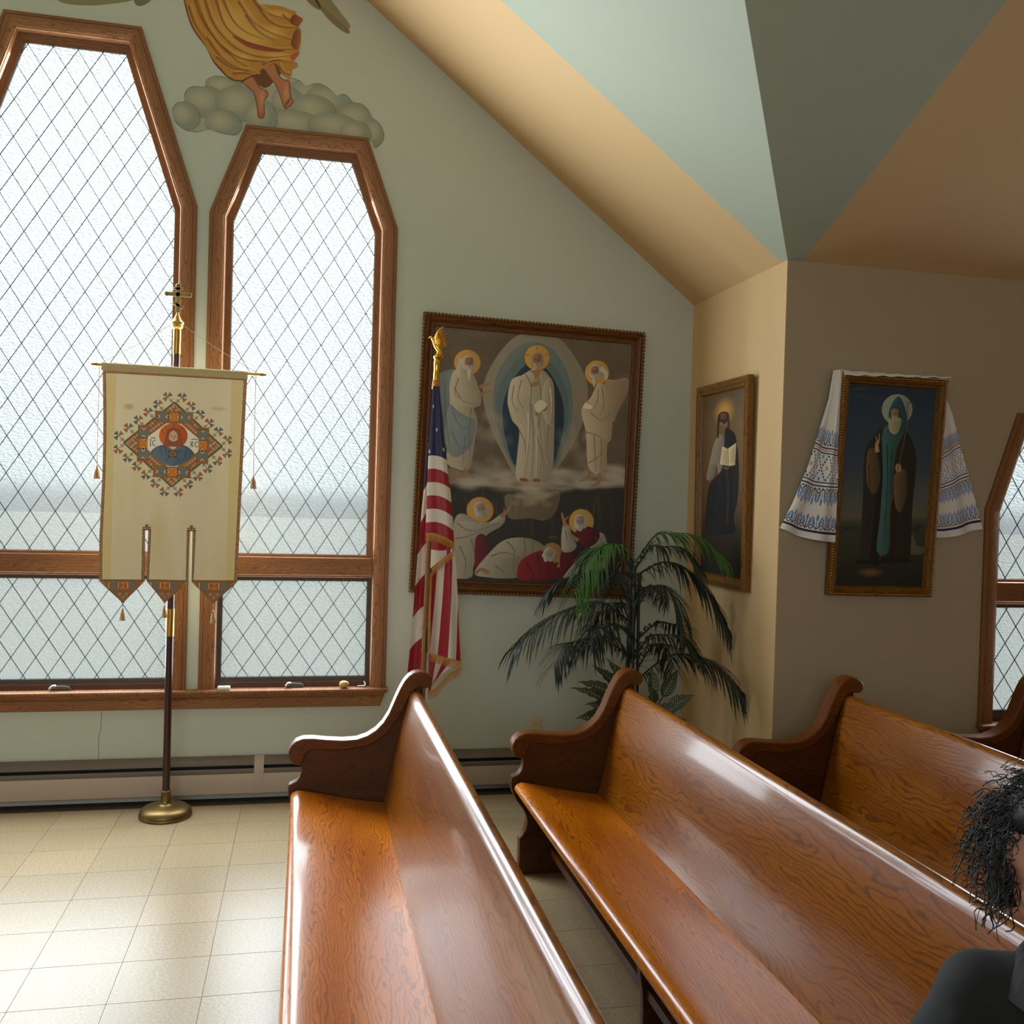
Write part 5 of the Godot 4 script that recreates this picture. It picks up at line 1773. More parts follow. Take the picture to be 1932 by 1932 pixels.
func pictures():
	M.backing = mat(Color(0.25, 0.18, 0.12), 0.9)
	M.frame = wood(M.trim.albedo_texture, 0.35)
	M.frame.albedo_color = Color(0.72, 0.66, 0.52)
	M.gold_frame = wood(M.trim.albedo_texture, 0.32)
	M.gold_frame.albedo_color = Color(0.86, 0.88, 0.62)
	M.old_gold = mat(Color(0.50, 0.36, 0.17), 0.4, 0.5)
	var n := framed("icon_painting", "large icon of a white-robed figure in a blue glory, hung beside the flag", 1.352, 1.622, Transform3D(Basis(Vector3.BACK, deg_to_rad(-1.4)), Vector3(1.283, 1.957, 0.004)),
		v2([0.004, 0, 0.002, 0.028, 0.010, 0.034, 0.018, 0.032, 0.020, 0.036, 0.030, 0.041, 0.040, 0.038, 0.048, 0.028, 0.052, 0.022, 0.060, 0.021, 0.066, 0.024, 0.074, 0.022, 0.078, 0.012]), M.frame, print_mat(art_transfiguration(), 0.55))
	bead_row("rope_edge", n, 1.352, 1.622, 0.009, 0.034, 0.0215, Vector3(0.0145, 0.0068, 0.0085), 0.65, M.old_gold)
	bead_row("bead_edge", n, 1.352, 1.622, 0.070, 0.023, 0.0155, Vector3(0.0050, 0.0052, 0.005), 0.0, M.old_gold)
	# on the return wall
	var out := Basis(Vector3(0, 0, 1), Vector3(0, 1, 0), Vector3(-1, 0, 0))
	n = framed("icon_painting", "tall icon of a long-haired man holding an open book, above the palm", 0.672, 1.145, Transform3D(out * Basis(Vector3.RIGHT, deg_to_rad(0.8)), Vector3(XR - 0.012, 1.838, 0.545)),
		v2([0.0, 0, 0.0, 0.030, 0.006, 0.036, 0.018, 0.036, 0.022, 0.040, 0.030, 0.040, 0.036, 0.034, 0.046, 0.028, 0.052, 0.028, 0.058, 0.016, 0.062, 0.010]), M.gold_frame, print_mat(art_teacher(), 0.5))
	# on the nave wall
	n = framed("icon_painting", "dark icon of a hooded white-bearded saint with a staff, draped with an embroidered towel", 0.590, 1.105, Transform3D(Basis(Vector3.BACK, deg_to_rad(-0.6)) * Basis(Vector3.RIGHT, deg_to_rad(2.8)), Vector3(2.856, 1.836, ZN + 0.032)),
		v2([0.0, 0, 0.0, 0.034, 0.006, 0.040, 0.014, 0.036, 0.018, 0.042, 0.026, 0.043, 0.032, 0.036, 0.036, 0.030, 0.042, 0.030, 0.047, 0.018, 0.050, 0.012]), M.gold_frame, print_mat(art_monk(), 0.45))
	bead_row("bead_edge", n, 0.590, 1.105, 0.0105, 0.038, 0.0135, Vector3(0.0045, 0.0045, 0.0045), 0.0, M.gilt)
	towel()


func towel():
	var m := print_mat(art_towel(), 0.9)
	m.cull_mode = BaseMaterial3D.CULL_DISABLED
	m.backlight_enabled = true
	m.backlight = Color(0.15, 0.15, 0.15)
	var o := Vector3(2.856, 2.40, ZN)
	var n := thing("embroidered_towel", "white linen towel with blue embroidery draped over the hooded saint's icon", "towel", o)
	var g := Geo.new()
	# the fall on the left, in front of the frame's edge
	var f := func(l: Array, r: Array, v: float, u: float) -> Vector2:
		var a := Vector2(l[l.size() - 2], l[l.size() - 1])
		var b := Vector2(r[r.size() - 2], r[r.size() - 1])
		var s := v * (l.size() / 2 - 1)
		var i := mini(int(s), l.size() / 2 - 2)
		a = Vector2(l[i * 2], l[i * 2 + 1]).lerp(Vector2(l[i * 2 + 2], l[i * 2 + 3]), s - i)
		s = v * (r.size() / 2 - 1)
		i = mini(int(s), r.size() / 2 - 2)
		b = Vector2(r[i * 2], r[i * 2 + 1]).lerp(Vector2(r[i * 2 + 2], r[i * 2 + 3]), s - i)
		return a.lerp(b, u)
	var ll := [2.540, 2.405, 2.520, 2.26, 2.480, 2.12, 2.425, 1.93, 2.350, 1.745, 2.285, 1.615]
	var lr := [2.568, 2.408, 2.569, 2.25, 2.569, 2.08, 2.568, 1.90, 2.568, 1.72, 2.568, 1.552]
	g.sheet(26, 36, func(u, v):
		var p: Vector2 = f.call(ll, lr, v, u)
		var zz: float = 1.205 + 0.045 * u + 0.020 * sin(u * 11.0 + 0.5) * (0.25 + 0.75 * v) - 0.020 * (1 - u) * v
		return Vector3(p.x, p.y - 0.016 * sin(u * PI) * v, zz) - o, func(u, v): return Vector2(lerpf(0.5 - 0.5 * u * 0.0, 1.0, u) * 0.95, 0.02 + 0.97 * v))
	# over the top of the frame
	g.sheet(30, 8, func(u, v): return Vector3(lerpf(2.556, 3.160, u), lerpf(2.404, 2.400, u) + 0.003 * sin(u * 40.0) * v - 0.030 * pow(v, 6.0) * (1.0 - 0.75 * u), lerpf(1.185, 1.278, minf(1.0, v * 1.15))) - o, func(u, v): return Vector2(u, 0.01 + 0.02 * v))
	# the fall on the right, behind the frame
	var rl := [3.135, 2.395, 3.135, 2.2, 3.135, 1.98, 3.135, 1.78, 3.138, 1.588]
	var rr := [3.160, 2.395, 3.245, 2.22, 3.296, 2.06, 3.372, 1.84, 3.445, 1.622]
	g.sheet(24, 32, func(u, v):
		var p: Vector2 = f.call(rl, rr, v, u)
		return Vector3(p.x, p.y - 0.012 * sin(u * PI * 1.5) * v, 1.182 + 0.008 * sin(u * 14.0) * v + 0.006 * sin(u * 5.0)) - o, func(u, v): return Vector2(0.05 + 0.85 * u, 0.02 + 0.97 * v))
	obj("cloth", g, m, n)

# ------------------------------------------------------------------ the figure painted on the wall

func mural():
	# drawn in metres on the wall; the picture covers x -0.80..0.42, y 3.66..4.54
	var a := Art.new(1220, 880, Color(0.62, 0.62, 0.54))
	a.place = func(p: Vector2) -> Vector2: return Vector2((p.x + 0.80) * 1000, (4.54 - p.y) * 1000)
	var cloud := v2([-0.77, 3.776, -0.764, 3.808, -0.742, 3.831, -0.709, 3.842, -0.71, 3.876, -0.691, 3.913, -0.652, 3.93, -0.606, 3.933, -0.6, 3.965, -0.567, 3.993, -0.528, 4.001, -0.488, 3.996, -0.434, 3.978, -0.339, 3.962, -0.244, 3.98, -0.177, 4.023, -0.143, 4.036, -0.094, 4.026, -0.063, 4.002, -0.018, 4.022, 0.031, 4.021, 0.08, 3.991, 0.109, 3.966,
		0.13, 3.979, 0.165, 3.976, 0.201, 3.942, 0.244, 3.939, 0.287, 3.909, 0.309, 3.869, 0.346, 3.844, 0.376, 3.797, 0.377, 3.747, 0.349, 3.708, 0.325, 3.699, 0.306, 3.735, 0.249, 3.735, -0.101, 3.735, -0.306, 3.735, -0.381, 3.735, -0.427, 3.688, -0.467, 3.683, -0.527, 3.69, -0.574, 3.702, -0.62, 3.684, -0.672, 3.678, -0.719, 3.693, -0.756, 3.727])
	a.im.fill(a.c8(168, 166, 142))
	# billows: a grey rim and a pale middle each
	for b in [[-0.50, 3.94, 0.10, 0.06], [-0.05, 3.95, 0.12, 0.09], [0.16, 3.94, 0.06, 0.05], [0.06, 3.93, 0.13, 0.09], [0.22, 3.85, 0.11, 0.09], [0.33, 3.78, 0.06, 0.08], [-0.60, 3.85, 0.12, 0.09], [-0.42, 3.86, 0.13, 0.10], [-0.70, 3.76, 0.08, 0.08], [-0.50, 3.74, 0.10, 0.08], [-0.16, 3.90, 0.09, 0.09], [-0.02, 3.87, 0.13, 0.09], [-0.12, 3.78, 0.17, 0.08], [0.10, 3.79, 0.15, 0.08], [0.22, 3.77, 0.09, 0.07], [-0.30, 3.80, 0.09, 0.10]]:
		a.oval(Vector2(b[0], b[1]), b[2], b[3], a.c8(112, 122, 108, 0.55))
		a.oval(Vector2(b[0] - 0.006, b[1] + 0.004), b[2] * 0.93, b[3] * 0.92, a.c8(146, 150, 130, 0.75))
		a.mist(Vector2(b[0] - 0.02, b[1] + 0.012), b[2] * 0.95, b[3] * 0.9, a.c8(184, 178, 150, 0.85))
	a.mist(Vector2(0.15, 3.955), 0.05, 0.03, a.c8(134, 156, 146, 0.8))
	a.line(cloud, 0.006, 0.006, a.c8(96, 106, 94, 0.6))
	var gm := print_mat(a, 0.75)
	# robe, feet and feathers on a second sheet over the same ground
	var r := Art.new(1220, 880, Color(0.72, 0.51, 0.20))
	r.place = a.place
	var dark := r.c8(112, 62, 30, 0.6)
	var lit := r.c8(212, 172, 88, 0.5)
	for b in [[-0.45, 4.30, 0.16, 0.16], [-0.36, 4.22, 0.14, 0.10], [-0.25, 4.28, 0.10, 0.05], [-0.42, 4.12, 0.10, 0.04], [-0.22, 4.15, 0.12, 0.03], [-0.22, 4.38, 0.10, 0.03]]:
		r.mist(Vector2(b[0], b[1]), b[2], b[3], r.c8(212, 176, 92, 0.75))
	for q in [[-0.66, 4.42, -0.60, 4.26, -0.50, 4.14, -0.38, 4.06], [-0.53, 4.44, -0.47, 4.32, -0.40, 4.26, -0.30, 4.23], [-0.68, 4.44, -0.63, 4.30, -0.54, 4.18, -0.44, 4.10], [-0.33, 4.41, -0.27, 4.37, -0.18, 4.36], [-0.52, 4.16, -0.42, 4.11, -0.30, 4.105, -0.20, 4.13], [-0.46, 4.02, -0.40, 4.03, -0.35, 4.025], [-0.62, 4.42, -0.56, 4.27, -0.44, 4.16, -0.30, 4.13, -0.14, 4.16], [-0.56, 4.42, -0.50, 4.27, -0.38, 4.20, -0.24, 4.18, -0.12, 4.20], [-0.44, 4.42, -0.36, 4.32, -0.26, 4.27, -0.12, 4.24], [-0.36, 4.44, -0.28, 4.34, -0.20, 4.31, -0.10, 4.32], [-0.55, 4.10, -0.46, 4.05, -0.36, 4.05], [-0.60, 4.20, -0.52, 4.10, -0.42, 4.05, -0.34, 4.04], [-0.30, 4.09, -0.24, 4.12, -0.14, 4.12], [-0.22, 4.10, -0.19, 4.06, -0.15, 4.05], [-0.40, 4.35, -0.33, 4.27, -0.24, 4.23], [-0.20, 4.38, -0.16, 4.35, -0.11, 4.34], [-0.70, 4.36, -0.66, 4.26, -0.60, 4.18]]:
		r.stroke(q, 0.013, 0.003, dark)
		var s := []
		for i in range(0, q.size(), 2):
			s.append(q[i] + 0.014)
			s.append(q[i + 1] + 0.014)
		r.stroke(s, 0.011, 0.003, lit)
	r.shape([-0.47, 4.23, -0.38, 4.175, -0.27, 4.165, -0.18, 4.18, -0.27, 4.19, -0.38, 4.205], r.c8(140, 56, 40, 0.85))
	r.shape([-0.135, 4.39, -0.09, 4.365, -0.112, 4.325, -0.16, 4.345], r.c8(126, 62, 34), r.c8(160, 92, 50))
	r.shape([-0.13, 4.30, -0.10, 4.30, -0.112, 4.20, -0.15, 4.22], r.c8(120, 66, 32), r.c8(160, 100, 44))
	r.shape([-0.145, 4.165, -0.108, 4.18, -0.12, 4.135, -0.15, 4.14], r.c8(176, 92, 48))
	r.line(v2([-0.743, 4.467, -0.725, 4.388, -0.697, 4.289, -0.666, 4.224, -0.625, 4.175, -0.563, 4.073, -0.488, 3.999, -0.447, 3.983, -0.407, 3.985, -0.354, 4.019, -0.303, 4.034]), 0.012, 0.010, r.c8(92, 56, 28))
	var skin := r.c8(178, 118, 80)
	# the shadowed inside of the hem, and the feet
	var hem := v2([-0.340, 4.075, -0.267, 4.12, -0.190, 4.09, -0.215, 4.030, -0.241, 4.002, -0.258, 3.979, -0.291, 3.963, -0.339, 3.981, -0.42, 3.976, -0.354, 4.023])
	var foot_a := v2([-0.407, 3.981, -0.354, 4.019, -0.312, 3.965, -0.278, 3.952, -0.265, 3.932, -0.27, 3.914, -0.286, 3.891, -0.283, 3.85, -0.284, 3.801, -0.307, 3.79, -0.321, 3.804, -0.326, 3.852, -0.345, 3.926, -0.379, 3.957])
	var foot_b := v2([-0.294, 4.072, -0.267, 4.093, -0.237, 4.107, -0.212, 4.047, -0.184, 4.023, -0.156, 4.019, -0.149, 3.999, -0.148, 3.964, -0.133, 3.916, -0.129, 3.899, -0.153, 3.872, -0.169, 3.858, -0.183, 3.872, -0.202, 3.922, -0.224, 3.976, -0.259, 4.02])
	var fm := Art.new(1220, 880, Color(0.70, 0.46, 0.31))
	fm.place = a.place
	for p in [foot_a, foot_b]:
		fm.line(curvy(p, true), 0.012, 0.012, fm.c8(120, 66, 44, 0.8))
	fm.mist(Vector2(-0.30, 3.90), 0.02, 0.07, fm.c8(206, 150, 106, 0.8))
	fm.mist(Vector2(-0.17, 3.95), 0.02, 0.07, fm.c8(206, 150, 106, 0.8))
	for k in 5:
		fm.stroke([-0.150 + k * 0.005 - 0.024, 3.868 + k * 0.008, -0.168 + k * 0.006, 3.905 + k * 0.006], 0.004, 0.002, fm.c8(110, 60, 42, 0.9))
		if k < 3:
			fm.stroke([-0.314 + k * 0.011, 3.796, -0.312 + k * 0.010, 3.826], 0.004, 0.002, fm.c8(110, 60, 42, 0.9))
	var n := thing("wall_mural", "painted barefoot figure in a golden robe standing on a grey cloud above the right window", "mural", Vector3(0, 0, 0))
	var sheet := func(called: String, p: PackedVector2Array, z: float, m: Material):
		var g := Geo.new()
		var c := curvy(p, true, 3)
		var ids := Geometry2D.triangulate_polygon(c)
		for i in range(0, ids.size(), 3):
			var q := []
			var u := []
			for j in 3:
				var v := c[ids[i + j]]
				q.append(Vector3(v.x, v.y, z))
				u.append(Vector2((v.x + 0.80) / 1.22, (4.54 - v.y) / 0.88))
			g.tri(q[0], q[1], q[2], u[0], u[1], u[2])
		obj(called, g, m, n)
	var robe := v2([-0.743, 4.467, -0.725, 4.388, -0.697, 4.289, -0.666, 4.224, -0.625, 4.175, -0.597, 4.137, -0.563, 4.073, -0.529, 4.036, -0.488, 3.999, -0.447, 3.983, -0.407, 3.985, -0.354, 4.019, -0.313, 4.024, -0.303, 4.034, -0.314, 4.055, -0.281, 4.077, -0.234, 4.107, -0.205, 4.062, -0.177, 4.037, -0.15, 4.039, -0.139, 4.07, -0.141, 4.084, -0.114, 4.101, -0.114, 4.122,
		-0.132, 4.134, -0.105, 4.173, -0.106, 4.194, -0.097, 4.244, -0.098, 4.307, -0.112, 4.323, -0.089, 4.368, -0.11, 4.382, -0.128, 4.391, -0.128, 4.404, -0.159, 4.411, -0.214, 4.424, -0.303, 4.422, -0.337, 4.431, -0.393, 4.517])
	sheet.call("cloud", cloud, 0.0010, gm)
	sheet.call("hem", hem, 0.0016, mat(Color(0.44, 0.26, 0.14), 0.75))
	var fmm := print_mat(fm, 0.75)
	sheet.call("foot", foot_a, 0.0022, fmm)
	sheet.call("foot", foot_b, 0.0022, fmm)
	sheet.call("robe", robe, 0.0028, print_mat(r, 0.75))
	var quill := mat(Color(0.50, 0.46, 0.31), 0.75)
	sheet.call("feather", v2([-0.1, 4.517, -0.038, 4.526, 0.009, 4.448, -0.001, 4.434, -0.022, 4.44, -0.064, 4.469]), 0.0012, quill)
	sheet.call("feather", v2([-0.031, 4.527, 0.038, 4.522, 0.11, 4.441, 0.161, 4.384, 0.172, 4.364, 0.162, 4.354, 0.113, 4.385, 0.049, 4.43, 0.0, 4.47]), 0.0018, mat(Color(0.56, 0.52, 0.37), 0.75))
	sheet.call("feather", v2([-0.031, 4.50, 0.049, 4.435, 0.113, 4.385, 0.162, 4.350, 0.17, 4.327, 0.156, 4.324, 0.113, 4.342, 0.049, 4.39, -0.001, 4.447]), 0.0012, quill)
	n = thing("wall_mural", "end of a painted olive ribbon above the tall window", "mural", Vector3(0, 0, 0))
	sheet.call("ribbon", v2([-1.388, 4.328, -1.362, 4.299, -1.315, 4.285, -1.212, 4.291, -1.108, 4.312, -0.982, 4.352, -0.983, 4.385, -1.2, 4.36]), 0.0012, mat(Color(0.52, 0.52, 0.36), 0.75))
	sheet.call("ribbon", v2([-0.983, 4.385, -0.977, 4.341, -0.96, 4.324, -0.929, 4.332, -0.892, 4.364, -0.887, 4.398]), 0.0014, mat(Color(0.44, 0.45, 0.32), 0.75))

# ------------------------------------------------------------------ plants in the corner

func frond(parent: Node3D, a: Vector3, b: Vector3, c: Vector3, long: float, m: Material, stalk: Material):
	var p := curvy3(PackedVector3Array([a, a.lerp(b, 0.55) + Vector3(0, 0.05, 0), b, b.lerp(c, 0.55) + Vector3(0, 0.045, 0), c]), 8)
	var n := p.size()
	var r := PackedFloat32Array()
	for i in n:
		r.append(lerpf(0.0052, 0.0012, float(i) / (n - 1)))
	var g := Geo.new()
	g.tube(p, r, 6)
	var f := obj("frond", g, stalk, parent)
	g = Geo.new()
	g.smooth()
	var total := 0.0
	for i in n - 1:
		total += p[i].distance_to(p[i + 1])
	var count := int(total / 0.0135)
	for k in count:
		var t := 0.06 + 0.94 * (k + 0.5) / count
		var s := t * (n - 1)
		var i := mini(int(s), n - 2)
		var at := p[i].lerp(p[i + 1], s - i)
		var d := (p[i + 1] - p[i]).normalized()
		var side := d.cross(Vector3.UP).normalized()
		var up := side.cross(d).normalized()
		for e in [-1, 1]:
			var l := long * (0.50 + 0.80 * sin(PI * pow(t, 0.7) * 0.84)) * rng.randf_range(0.86, 1.1)
			var dir: Vector3 = (d * rng.randf_range(0.55, 0.8) + side * e * rng.randf_range(0.5, 0.95) + up * 0.12).normalized()
			var sag := l * rng.randf_range(0.35, 0.8)
			var w0 := 0.0052 * rng.randf_range(0.85, 1.15)
			var prev := []
			for j in 6:
				var q := j / 5.0
				var c0: Vector3 = at + dir * l * (q - 0.22 * q * q) + Vector3.DOWN * sag * q * q
				var wd: Vector3 = dir.cross(Vector3.UP).normalized() * w0 * (0.35 + 1.3 * q) * (1.0 - q * q) * 1.2
				c0.x = minf(c0.x, XR - 0.016 - parent.position.x)
				c0.z = maxf(c0.z, 0.016 - parent.position.z)
				var row := [c0 - wd - Vector3(0, 0.002, 0) * (1 - q), c0, c0 + wd - Vector3(0, 0.002, 0) * (1 - q)]
				if j > 0:
					g.quad(prev[0], prev[1], row[1], row[0])
					g.quad(prev[1], prev[2], row[2], row[1])
				prev = row
	obj("leaflets", g, m, f)


func leaf_tex() -> ImageTexture:
	var a := Art.new(256, 512, Color(0.10, 0.17, 0.10))
	for k in 30:
		a.mist(Vector2(rng.randf_range(0, 256), rng.randf_range(0, 512)), 40, 40, a.c8(34, 60, 34, 0.35))
	var vein := a.c8(170, 176, 128)
	a.stroke([128, 510, 128, 8], 11, 4, vein, false)
	for k in 9:
		var y := 460.0 - k * 48
		for e in [-1, 1]:
			a.stroke([128, y, 128 + e * 52, y - 26, 128 + e * 98, y - 66, 128 + e * 124, y - 108], 8, 3, vein)
	return a.texture()


func broad_leaf(parent: Node, at: Vector3, to: Vector3, wide: float, face: Vector3, m: Material):
	var l := at.distance_to(to)
	var d := (to - at).normalized()
	var s := d.cross(face).normalized()
	var nrm := s.cross(d).normalized()
	var g := Geo.new()
	var blade := 0.30
	g.sheet(8, 12, func(u, v):
		var w: float = wide * sin(PI * pow(v, 0.72)) * (1.0 - 0.25 * v)
		var x: float = (u - 0.5) * 2
		return at + d * l * (blade + (1 - blade) * v) + s * x * w + nrm * (0.30 * w * absf(x) - 0.16 * l * v * v + 0.03 * l + 0.006 * sin(v * 30.0) * absf(x)), func(u, v): return Vector2(u, 1 - v))
	var o := obj("leaf", g, m, parent)
	g = Geo.new()
	g.tube(PackedVector3Array([at, at + d * l * blade * 0.5 + nrm * 0.008, at + d * l * blade + nrm * 0.03 * l]), 0.003, 6)
	obj("stalk", g, M.palm_stalk, o)


func pot(n: Node, c: Vector3, r: float, h: float, m: Material):
	var g := Geo.new()
	g.lathe(v2([0, 0, r * 0.72, 0, r * 0.76, 0.01, r * 0.95, h - 0.05, r * 1.04, h - 0.045, r * 1.06, h - 0.008, r * 1.02, h, r * 0.93, h, r * 0.90, h - 0.04, 0, h - 0.04]), Transform3D(Basis(), c), 36)
	obj("pot", g, m, n)
	g = Geo.new()
	g.lathe(v2([0, h - 0.030, r * 0.5, h - 0.028, r * 0.92, h - 0.038]), Transform3D(Basis(), c), 24)
	obj("soil", g, mat(Color(0.16, 0.11, 0.08), 0.95), n)


func plants():
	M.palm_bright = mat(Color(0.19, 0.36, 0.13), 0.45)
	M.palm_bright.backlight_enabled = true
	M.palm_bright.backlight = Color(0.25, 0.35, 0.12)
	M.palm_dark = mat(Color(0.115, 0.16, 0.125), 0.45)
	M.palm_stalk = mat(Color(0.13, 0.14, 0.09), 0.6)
	var n := thing("palm", "tall artificial palm with arching feathery fronds, bright above and dark below, in the corner", "plant", Vector3(1.75, 0, 0.60))
	var off := n.position
	pot(n, Vector3(), 0.15, 0.30, mat(Color(0.34, 0.24, 0.17), 0.6))
	for k in 5:
		var g := Geo.new()
		var a := TAU * k / 5 + 0.4
		var top := Vector3(1.755 + 0.028 * sin(a * 2), 1.34 + 0.04 * (k % 3), 0.60 + 0.02 * cos(a * 3)) - off
		g.tube(curvy3(PackedVector3Array([Vector3(0.05 * cos(a), 0.25, 0.05 * sin(a)), Vector3(0.035 * cos(a), 0.7, 0.035 * sin(a)), top]), 5), 0.009, 8)
		obj("stem", g, M.palm_stalk, n)
	var list := [
		[Vector3(1.721, 1.393, 0.620), Vector3(1.521, 1.481, 0.720), Vector3(1.361, 1.243, 0.800)],
		[Vector3(1.751, 1.399, 0.620), Vector3(1.910, 1.560, 0.680), Vector3(2.159, 1.460, 0.800)],
		[Vector3(1.791, 1.326, 0.600), Vector3(2.027, 1.368, 0.620), Vector3(2.220, 1.072, 0.750)],
		[Vector3(1.732, 1.054, 0.620), Vector3(1.474, 1.168, 0.620), Vector3(1.085, 0.943, 0.660)],
		[Vector3(1.693, 0.889, 0.660), Vector3(1.375, 0.988, 0.780), Vector3(1.244, 0.878, 0.860)],
		[Vector3(1.790, 1.146, 0.660), Vector3(1.844, 1.278, 0.780), Vector3(1.930, 1.115, 0.860)],
		[Vector3(1.803, 0.745, 0.660), Vector3(2.014, 0.915, 0.760), Vector3(2.224, 0.763, 0.920)],
		[Vector3(1.751, 1.273, 0.500), Vector3(1.544, 1.297, 0.320), Vector3(1.356, 1.167, 0.220)],
		[Vector3(1.726, 1.259, 0.660), Vector3(1.600, 1.330, 0.800), Vector3(1.560, 1.190, 0.860)],
		[Vector3(1.818, 0.965, 0.600), Vector3(2.024, 1.044, 0.500), Vector3(2.138, 0.940, 0.450)],
		[Vector3(1.720, 0.974, 0.660), Vector3(1.523, 1.065, 0.800), Vector3(1.423, 0.999, 0.900)],
		[Vector3(1.823, 0.791, 0.600), Vector3(1.985, 0.926, 0.450), Vector3(2.082, 0.771, 0.380)],
		[Vector3(1.737, 1.109, 0.600), Vector3(1.682, 1.114, 0.400), Vector3(1.598, 0.977, 0.280)],
		[Vector3(1.74, 1.33, 0.60), Vector3(1.62, 1.47, 0.50), Vector3(1.50, 1.36, 0.40)],
		[Vector3(1.76, 1.36, 0.60), Vector3(1.86, 1.49, 0.72), Vector3(2.02, 1.40, 0.82)],
		[Vector3(1.75, 0.86, 0.62), Vector3(1.86, 1.02, 0.74), Vector3(2.02, 0.93, 0.84)],
		[Vector3(1.75, 0.84, 0.62), Vector3(1.62, 0.98, 0.54), Vector3(1.46, 0.88, 0.46)],
		[Vector3(1.782, 1.138, 0.600), Vector3(1.914, 1.235, 0.400), Vector3(2.083, 1.163, 0.280)],
	]
	for k in list.size():
		var q: Array = list[k]
		q[0] = Vector3(lerpf(q[0].x, 1.755, 0.75), q[0].y, lerpf(q[0].z, 0.60, 0.8))
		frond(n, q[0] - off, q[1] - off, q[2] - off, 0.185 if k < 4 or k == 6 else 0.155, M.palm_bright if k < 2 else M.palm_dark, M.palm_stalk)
	n = thing("zebra_plant", "low plant with broad dark leaves striped by pale veins, behind the second pew's scrolled end", "plant", Vector3(1.66, 0, 0.985))
	off = n.position
	pot(n, Vector3(), 0.11, 0.24, mat(Color(0.40, 0.25, 0.17), 0.6))
	var leaf := mat(Color.WHITE, 0.4)
	leaf.albedo_texture = leaf_tex()
	leaf.cull_mode = BaseMaterial3D.CULL_DISABLED
	var base := Vector3(1.66, 0.50, 0.985) - off
	var g := Geo.new()
	g.tube(PackedVector3Array([Vector3(0, 0.2, 0), base * 0.6 + Vector3(0, 0.2, 0), base + Vector3(0, 0.12, 0)]), 0.010, 8)
	g.tube(PackedVector3Array([Vector3(0.02, 0.2, 0.02), Vector3(0.06, 0.4, 0.02), Vector3(0.10, 0.58, 0.0)]), 0.009, 8)
	obj("stem", g, M.palm_stalk, n)
	for q in [[1.674, 0.66, 0.88, 1.546, 0.925, 0.86, 0.050], [1.612, 0.70, 0.88, 1.379, 0.825, 0.90, 0.046], [1.601, 0.65, 0.88, 1.335, 0.81, 0.96, 0.040], [1.617, 0.60, 0.90, 1.356, 0.655, 0.95, 0.058], [1.632, 0.60, 0.90, 1.405, 0.730, 0.98, 0.062], [1.765, 0.66, 0.88, 1.779, 0.875, 0.86, 0.042], [1.763, 0.63, 0.88, 1.745, 0.79, 0.94, 0.048], [1.763, 0.60, 0.90, 1.885, 0.70, 0.96, 0.056], [1.807, 0.62, 0.88, 1.975, 0.745, 0.92, 0.050], [1.820, 0.60, 0.88, 1.990, 0.565, 0.94, 0.046], [1.68, 0.66, 0.84, 1.50, 0.88, 0.76, 0.05], [1.70, 0.60, 0.92, 1.62, 0.63, 1.04, 0.05], [1.66, 0.55, 0.92, 1.42, 0.56, 1.0, 0.05], [1.78, 0.56, 0.92, 1.92, 0.52, 1.02, 0.05], [1.80, 0.64, 0.84, 1.95, 0.85, 0.78, 0.045]]:
		broad_leaf(n, Vector3(q[0], q[1], q[2]) - off, Vector3(q[3], q[4], q[5]) - off, q[6] * 0.88, Vector3(0.1, 0.75, 0.65), leaf)
	# grassy blades at the foot
	for k in 10:
		g = Geo.new()
		var a := rng.randf_range(-2.8, 0.2)
		var root := Vector3(1.66 + rng.randf_range(-0.05, 0.1), 0.30, 0.92) - off
		var d := Vector3(cos(a) * 0.26, 0.0, 0.05 + 0.05 * sin(a))
		var q := curvy3(PackedVector3Array([root, root + d * 0.5 + Vector3(0, 0.22, 0), root + d + Vector3(0, 0.20, 0)]), 5)
		g.tube(q, PackedFloat32Array([0.004, 0.005, 0.0055, 0.006, 0.006, 0.0055, 0.005, 0.004, 0.003, 0.002, 0.0006]), 6, true, 0.3)
		obj("blade", g, M.palm_dark, n)

# ------------------------------------------------------------------ small things

